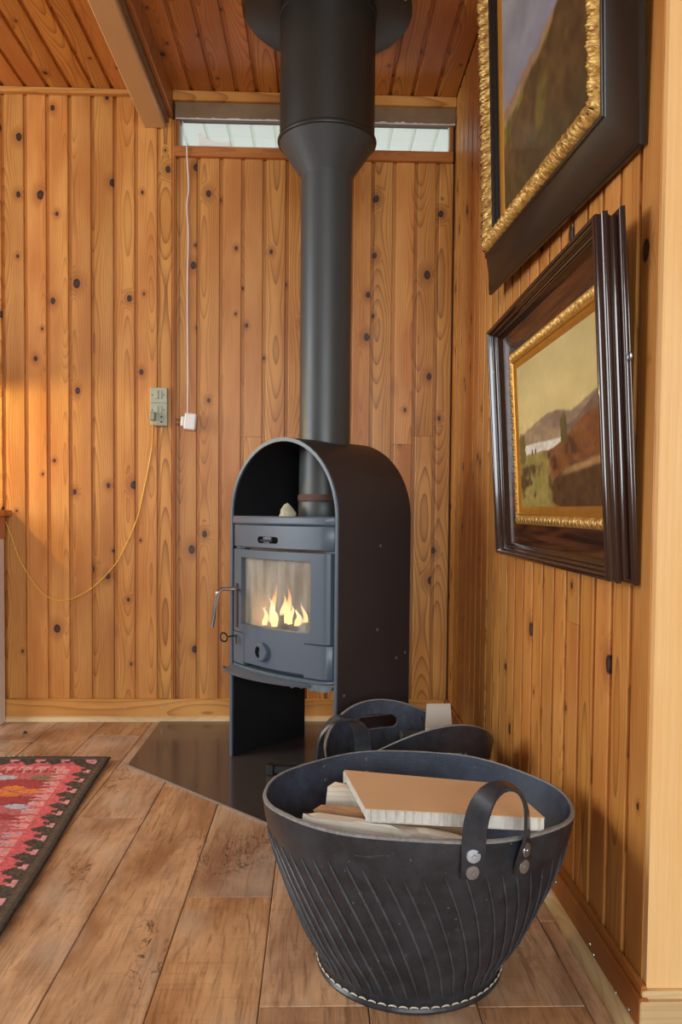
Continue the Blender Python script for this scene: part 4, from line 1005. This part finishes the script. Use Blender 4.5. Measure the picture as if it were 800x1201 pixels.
m = MB(); m.grid([[b2(T, 1.0, -0.0005), b2(T, 1.0, 0.001) + Vector((0, 0, 0.002)), b2(T, 1.0, 0.005) + Vector((0, 0, 0.002)), b2(T, 1.0, 0.0065)] for T in T2], True)
o = m.build('rim_edge', M['rubber_edge'], tb, smooth=40); o['label'] = 'grey cut edge of the tub rim'
for T0, s0, zr in ((0.0, 0.80, 0.26), (math.pi, 0.72, 0.287)):
    rows = []
    for i in range(48):
        a_ = 2 * math.pi * i / 48; u_ = 0.0165 * math.cos(a_) + (0.043 if math.cos(a_) > 0 else -0.043); v_ = 0.0165 * math.sin(a_)
        rows.append([tuple(b2(T0 + u_ / 0.195, s0 + v_ / zr, q)) for q in (-0.0008, 0.0068)])
    o = MB().grid(rows, True).build('hole_edge', M['rubber_edge'], tb, smooth=40)
m = MB(); m.add([tuple(b2(T, 0.0, 0.0)) for T in T2], [tuple(range(nT))]); m.build('base', M['rubber'], tb)
m = MB()
for i in range(30):
    t0 = 2 * math.pi * i / 30; P = []
    for k in range(25):
        q = k / 24; T = t0 + 0.30 * q; s_ = 0.93 - 0.8 * q
        P.append((T, s_))
    run = []
    for T, s_ in P + [(None, None)]:
        if T is not None and in_hole(T, s_) > 0.006: run.append(b2(T, s_, 0.0066))
        else:
            if len(run) > 2: m.tube(run, 0.0022, 5)
            run = []
m.build('tread_ribs', M['rubber_in'], tb, smooth=60)
# things in the tub
M['carton'] = plain('grey_carton', (188, 182, 170), 0.8, var=0.06, scale=20, bump=0.05)
cx_ = thing('cardboard_carton', 'small pale grey carton with open flap sticking out of the tub', 'box', (0.300, 1.885, 0.0095), (0.06, 0.02, 0.12))
MB().box((-0.034, -0.03, 0), (0.034, 0.03, 0.215), 0.001).build('body', M['carton'], cx_)
MB().extrude_poly([(-0.034, 0), (0.034, 0), (0.030, 1), (-0.030, 1)], lambda a, b: (a, 0.028 + 0.012 * b, 0.2152 + 0.056 * b), lambda a, b: (a, 0.0300 + 0.012 * b, 0.2157 + 0.056 * b)).build('flap', M['carton'], cx_)
MB().extrude_poly([(-0.034, 0), (0.034, 0), (0.046, 1), (-0.046, 1)], lambda a, b: (a, -0.030 - 0.052 * b, 0.2152 - 0.012 * b), lambda a, b: (a, -0.030 - 0.052 * b, 0.2164 - 0.012 * b)).build('flap', M['carton'], cx_)
dk = MB().box((-0.032, -0.016, 0), (0.032, 0.016, 0.225), 0.003).build('dark_case', plain('dark_case', (42, 52, 54), 0.5), None, (0.232, 1.835, 0.0095), (0.03, 0.0, 0.05))
tag(dk, 'dark green-black flat case standing in the tub left of the carton', 'box')

# short iron tool on the hearth, mostly hidden by the front basket
tl = thing('iron_poker', 'short black iron bar with square end lying on the hearth plate', 'fire iron', (-0.125, 2.215, 0.0042))
MB().box((-0.014, -0.012, 0), (0.006, 0.012, 0.030), 0.002).build('end_cap', M['black_iron'], tl)
MB().box((0.006, -0.008, 0.004), (0.17, 0.008, 0.026), 0.002).build('bar', M['black_iron'], tl)

# ------------------------------------------------------------------ wall socket, charger and cords
M['socket'] = plain('socket_plastic', (168, 172, 150), 0.5, var=0.08)
M['socket_dark'] = plain('socket_grey', (92, 92, 80), 0.6)  # darker grey-green for the socket seam and screws
M['white_plastic'] = plain('white_plastic', (226, 224, 222), 0.4, var=0.03)
M['yellow_cord'] = plain('yellow_cord', (226, 180, 70), 0.45, var=0.08)
so = thing('wall_socket', 'grey-green plastic double socket with switches on the pine wall', 'socket', (-0.5627, YB, 1.0529))
MB().box((-0.030, -0.020, 0.0), (0.030, -0.0005, 0.134), 0.002).build('plate', M['socket'], so)
MB().box((-0.0295, -0.0206, 0.079), (0.0295, -0.0202, 0.0805)).build('seam', M['socket_dark'], so)
for zz in (0.095, 0.042): 
    MB().box((-0.011, -0.0240, zz), (-0.0005, -0.0195, zz + 0.028), 0.001).build('rocker_switch', M['socket'], so)
    MB().box((0.0005, -0.0225, zz), (0.011, -0.0195, zz + 0.028), 0.001).build('rocker_switch', M['socket'], so)
    for xx in (-0.0225, 0.0185): MB().lathe([(0.0001, 0.0012), (0.002, 0.001), (0.0024, 0.0)], 8).build('screw', M['socket_dark'], so, (xx, -0.0201, zz + 0.013), (math.pi / 2, 0, 0))
MB().box((-0.0215, -0.0215, 0.003), (0.0185, -0.0195, 0.038), 0.001).build('outlet', M['socket'], so)
for zz in (0.013, 0.031): MB().lathe([(0.0001, 0.0008), (0.0026, 0.0006), (0.003, 0.0)], 10).build('contact_hole', M['void'], so, (0.010, -0.0216, zz), (math.pi / 2, 0, 0))
yc = thing('yellow_cord', 'thin yellow cord drooping from the wall socket to the table', 'cord', (-0.580, YB - 0.03, 1.082))
pts = [(-0.5797, 1.074), (-0.5917, 0.9614), (-0.6278, 0.7799), (-0.6489, 0.704), (-0.6972, 0.5974), (-0.7334, 0.5425), (-0.8088, 0.470), (-0.8902, 0.432), (-0.9591, 0.4437), (-1.0098, 0.4981), (-1.0571, 0.5796), (-1.0864, 0.6641), (-1.105, 0.7100)]
P = spline([(p[0] + 0.580, -0.004 if i == 0 else 0.0265, p[1] - 1.082) for i, p in enumerate(pts)], 8)
MB().tube(P, 0.0022, 7).build('cable', M['yellow_cord'], yc, smooth=60)
MB().box((-0.011, -0.012, -0.012), (0.0085, 0.0082, 0.018), 0.003).build('plug', plain('plug', (150, 150, 130), 0.5), yc)
pa = thing('power_adapter', 'white plug-in charger dangling on its white cord over the wall', 'charger', (-0.464, YB - 0.019, 1.0405))
MB().box((-0.010, -0.012, 0.0), (0.031, 0.012, 0.058), 0.004).build('body', M['white_plastic'], pa, rot=(0, math.radians(5), 0))
MB().box((-0.023, -0.009, 0.010), (-0.010, 0.009, 0.045), 0.003).build('plug_face', M['white_plastic'], pa, rot=(0, math.radians(5), 0))
for zz in (0.020, 0.036): MB().tube([(-0.022, 0, zz), (-0.038, 0, zz)], 0.0019, 8).build('pin', M['chrome'], pa)
P = spline([(0.003, 0.0, 0.058), (0.002, 0.006, 0.10), (0.001, 0.0145, 0.2), (-0.001, 0.0155, 0.5), (0.002, 0.0155, 0.68), (-0.003, 0.0155, 0.78), (0.003, 0.0155, 0.85), (-0.001, 0.012, 0.93), (0.0, -0.003, 0.955), (0.0, -0.004, 0.985), (0.0, 0.004, 0.9895), (0.0, 0.03, 0.9895), (0.0, 0.05, 0.9895)], 8)
MB().tube(P, 0.0023, 7).build('cable', M['white_plastic'], pa, smooth=60)
# white curved ceramic piece on the sill behind the jamb
m = MB(); rows = []
for i in range(25):
    t = i / 24; xx = -0.055 + 0.11 * t; zt = 0.018 + 0.034 * (1 - t) ** 2.2 + (0.012 * t ** 6)
    rows.append([(xx, -0.022, 0.0), (xx, -0.022, zt - 0.003), (xx, -0.016, zt), (xx, 0.012, zt), (xx, 0.012, 0.0)])
m.grid(rows, False, True); m.f.append(tuple(range(5))); m.f.append(tuple(range(24 * 5, 25 * 5)))
tag(m.build('ceramic_rest', plain('cream_ceramic', (240, 238, 230), 0.3, var=0.03), None, (-0.372, YB + 0.018, 2.0272), smooth=40), 'curved cream ceramic piece standing on the transom sill', 'ornament')

# ------------------------------------------------------------------ table at the left edge with its lamp
tbm = plain('table_white', (238, 242, 246), 0.45, var=0.03)
ta = thing('side_table', 'white-legged table with pine top at the left edge by the wall', 'table', (-1.6, 2.5, 0))
TXR = -1.083 + 1.6
o = MB().box((-0.55, -0.02, 0.729), (TXR, YB - 2.5 - 0.002, 0.751), 0.003).build('table_top', M['pine_trim'], ta)
for a, b in (((TXR - 0.085, YB - 2.5 - 0.088), (TXR - 0.015, YB - 2.5 - 0.034)), ((TXR - 0.085, 0.0), (TXR - 0.015, 0.07)), ((-0.53, YB - 2.5 - 0.088), (-0.46, YB - 2.5 - 0.034)), ((-0.53, 0.0), (-0.46, 0.07))):
    MB().box((a[0], a[1], 0), (b[0], b[1], 0.652), 0.003).build('leg', tbm, ta)
apm = plain('apron_wood', (196, 140, 104), 0.5, var=0.08)
MB().box((TXR - 0.030, 0.0, 0.652), (TXR - 0.014, YB - 2.5 - 0.03, 0.729)).build('apron', apm, ta)
MB().box((-0.53, 0.0, 0.652), (-0.512, YB - 2.5 - 0.03, 0.729)).build('apron', apm, ta)
MB().box((-0.512, 0.0, 0.652), (TXR - 0.030, 0.016, 0.729)).build('apron', apm, ta)
la = thing('table_lamp', 'shaded table lamp on the table outside the left edge of the picture', 'lamp', (-1.44, 2.59, 0.751))
MB().lathe([(0.001, 0.0), (0.075, 0.0), (0.075, 0.012), (0.02, 0.03), (0.012, 0.10), (0.03, 0.17), (0.012, 0.24), (0.01, 0.30)], 32).build('base', M['old_timber'], la, smooth=40)
MB().lathe([(0.150, 0.40), (0.085, 0.60), (0.083, 0.60), (0.148, 0.40)], 40).build('shade', plain('lamp_shade', (170, 130, 84), 0.8), la, smooth=30)
g = NT('bulb_glow'); em = g.n('ShaderNodeEmission'); em.inputs[0].default_value = (1, 0.72, 0.34, 1); em.inputs[1].default_value = 20; g.t.links.new(em.outputs[0], g.t.nodes['Material Output'].inputs[0])
MB().lathe([(0.001, 0.395), (0.02, 0.405), (0.028, 0.43), (0.02, 0.46), (0.012, 0.475), (0.001, 0.478)], 20).build('bulb', g.m, la, smooth=60)
bl_ = bpy.data.lights.new('bulb_light', 'POINT'); bl_.energy = 16; bl_.color = (1.0, 0.78, 0.28); bl_.shadow_soft_size = 0.02
bo = bpy.data.objects.new('bulb_light', bl_); COL.objects.link(bo); bo.location = (-1.44, 2.59, 0.751 + 0.384)

# ------------------------------------------------------------------ kilim rug
def kilim():
    # local frame: a = distance from the right edge to the left, b = distance from the far edge towards the camera
    na, nb = 190, 300; da, db = 0.006, 0.0055
    DK = np.array((84, 76, 70)); DK2 = np.array((108, 94, 78)); PK = np.array((228, 112, 116)); PK2 = np.array((234, 164, 164)); RD = np.array((174, 78, 80)); RD2 = np.array((200, 112, 114))
    GY = np.array((190, 196, 212)); BL = np.array((150, 164, 186)); OR = np.array((236, 140, 70)); OL = np.array((140, 126, 104)); WH = np.array((232, 222, 218))
    cols = np.zeros((na, nb, 3))
    rg = random.Random(3)
    def flower(a, b):
        q = int(math.floor(b / 0.105)); fb = (b / 0.105) - q - 0.5; off = 0.0 if q % 2 else 0.10
        p = math.floor((a - off) / 0.20); fa = ((a - off) / 0.20) - p - 0.5
        X, Y = fa * 2.0, fb * 2.1
        r_ = math.hypot(X, Y); th = math.atan2(Y, X)
        if r_ < (0.42 + 0.40 * abs(math.cos(2 * th))) and not (abs(abs(X) - abs(Y)) < 0.07 and r_ > 0.15) and r_ > 0.12:
            return (GY, OR, BL, RD2, OL, WH)[(q + 2 * int(p)) % 6]
        return None
    for i in range(na):
        for j in range(nb):
            a, b = i * da, j * db; c = RD if (math.sin(b * 50 + 3 * math.sin(a * 9)) > -0.2) else RD2
            # zig-zag guard between border and field
            def edge(t, u, deep):
                """t distance from edge, u along it"""
                per = 0.075; k_ = (u / per) % 1.0
                if t < 0.022: return DK2 if t > 0.006 else DK
                if t < 0.022 + 0.066:
                    X, Y = (k_ - 0.5) * per, t - 0.048                       # hooked ring on a pink wedge
                    r_ = max(abs(X + 0.45 * Y), abs(Y) * 0.9)
                    if Y > 0.004 + 0.9 * abs(abs(X) - 0.012): return PK
                    if 0.0085 < r_ < 0.0185 and not (X < -0.002 and Y < 0): return PK2 if Y < 0 else PK
                    return DK if rg.random() < 0.75 else DK2
                if t < 0.088 + 0.050 * (0.30 + 0.70 * abs(((u / 0.024) % 1.0) - 0.5) * 2):
                    return PK2 if (int(u / 0.012) % 4) else PK
                return None
            e1 = edge(a, b, 0); e2 = edge(b, a, 1)
            if a < b and e1 is not None: c = e1
            elif b <= a and e2 is not None: c = e2
            elif e1 is not None: c = e1
            elif e2 is not None: c = e2
            else:
                f_ = flower(a - 0.10, b - 0.125)
                if f_ is not None: c = f_
            cols[i, j] = c * (0.88 + 0.2 * rg.random())
    return na, nb, da, db, cols
na, nb, da, db, cols = kilim()
ru = thing('kilim_rug', 'red, pink and black kilim rug with hooked border on the laminate floor', 'rug', (-0.614, 2.346, 0.0), (0, 0, math.radians(3.5)))
V = []
for i in range(na + 1):
    for j in range(nb + 1):
        a, b = i * da, j * db
        z_ = 0.0055 + 0.0025 * math.sin(b * 7.5 + 1.0) * math.exp(-a / 0.08) + 0.003 * math.exp(-((a - 0.02) ** 2 + b ** 2) / 0.004) + 0.001 * math.sin(a * 13 + b * 9)
        ax = -a - 0.006 * math.sin(b * 5.2) * math.exp(-a / 0.3); by = -b + 0.10 * a - 0.0 + (0.012 * math.sin(a * 8.0) * math.exp(-b / 0.2))
        V.append((ax, by, max(z_, 0.0035)))
n_ = nb + 1; Fq = [(i * n_ + j, i * n_ + j + 1, (i + 1) * n_ + j + 1, (i + 1) * n_ + j) for i in range(na) for j in range(nb)]
me = bpy.data.meshes.new('weave'); me.from_pydata(V, [], Fq); me.update()
cc = cols.reshape(-1, 3) / 255.0; cc = np.where(cc <= 0.04045, cc / 12.92, ((cc + 0.055) / 1.055) ** 2.4)
at = me.color_attributes.new('weave', 'FLOAT_COLOR', 'CORNER')
at.data.foreach_set('color', np.concatenate([np.repeat(cc, 4, 0), np.ones((len(cc) * 4, 1))], 1).reshape(-1).astype(np.float32))
me.polygons.foreach_set('use_smooth', [True] * len(me.polygons))
g = NT('kilim_wool'); at = g.n('ShaderNodeAttribute', attribute_name='weave'); oc = g.sep(g.obj())
rib = g.math('SINE', g.math('MULTIPLY', oc[0], 1900.0)); nw = g.noise(g.comb(g.math('MULTIPLY', oc[0], 300), g.math('MULTIPLY', oc[1], 900), 0.0), 1.0, 3.0)
col = g.mix(g.math('MULTIPLY', nw, 0.18), at.outputs['Color'], lin((60, 44, 40))); g.bump(g.math('ADD', rib, nw), 0.5, 0.001)
wv_ = link('weave', me, g.out(col, 0.95, spec=0.1), ru)
sd = wv_.modifiers.new('thickness', 'SOLIDIFY'); sd.thickness = 0.0035; sd.offset = -1
m = MB()
for i in range(46):
    a = 0.24 + i * 0.017 + random.uniform(-0.003, 0.003); y0 = 0.10 * a + 0.012 * math.sin(a * 8.0); L_ = random.uniform(0.018, 0.030); s_ = random.uniform(-0.008, 0.008)
    m.tube([(-a, y0 - 0.002, 0.005), (-a + s_ * 0.5, y0 + L_ * 0.5, 0.0065), (-a + s_, y0 + L_, 0.0035)], [0.003, 0.0036, 0.0015], 5)
o = m.build('fringe', plain('fringe', (206, 200, 190), 0.9), ru); o['label'] = 'short knotted white fringe'; o['kind'] = 'stuff'

# dark crumb of bark on the floor by the table
m = MB().add([(0, 0, 0), (0.016, 0.004, 0), (0.012, 0.012, 0), (0.002, 0.009, 0), (0.004, 0.005, 0.007), (0.011, 0.007, 0.008)], [(3, 2, 1, 0), (0, 1, 5, 4), (1, 2, 5), (2, 3, 4, 5), (3, 0, 4)])
tag(m.build('bark_chip', M['black_iron'], None, (-0.985, 2.640, 0.0003)), 'tiny dark bark chip on the floor near the table leg', 'chip')
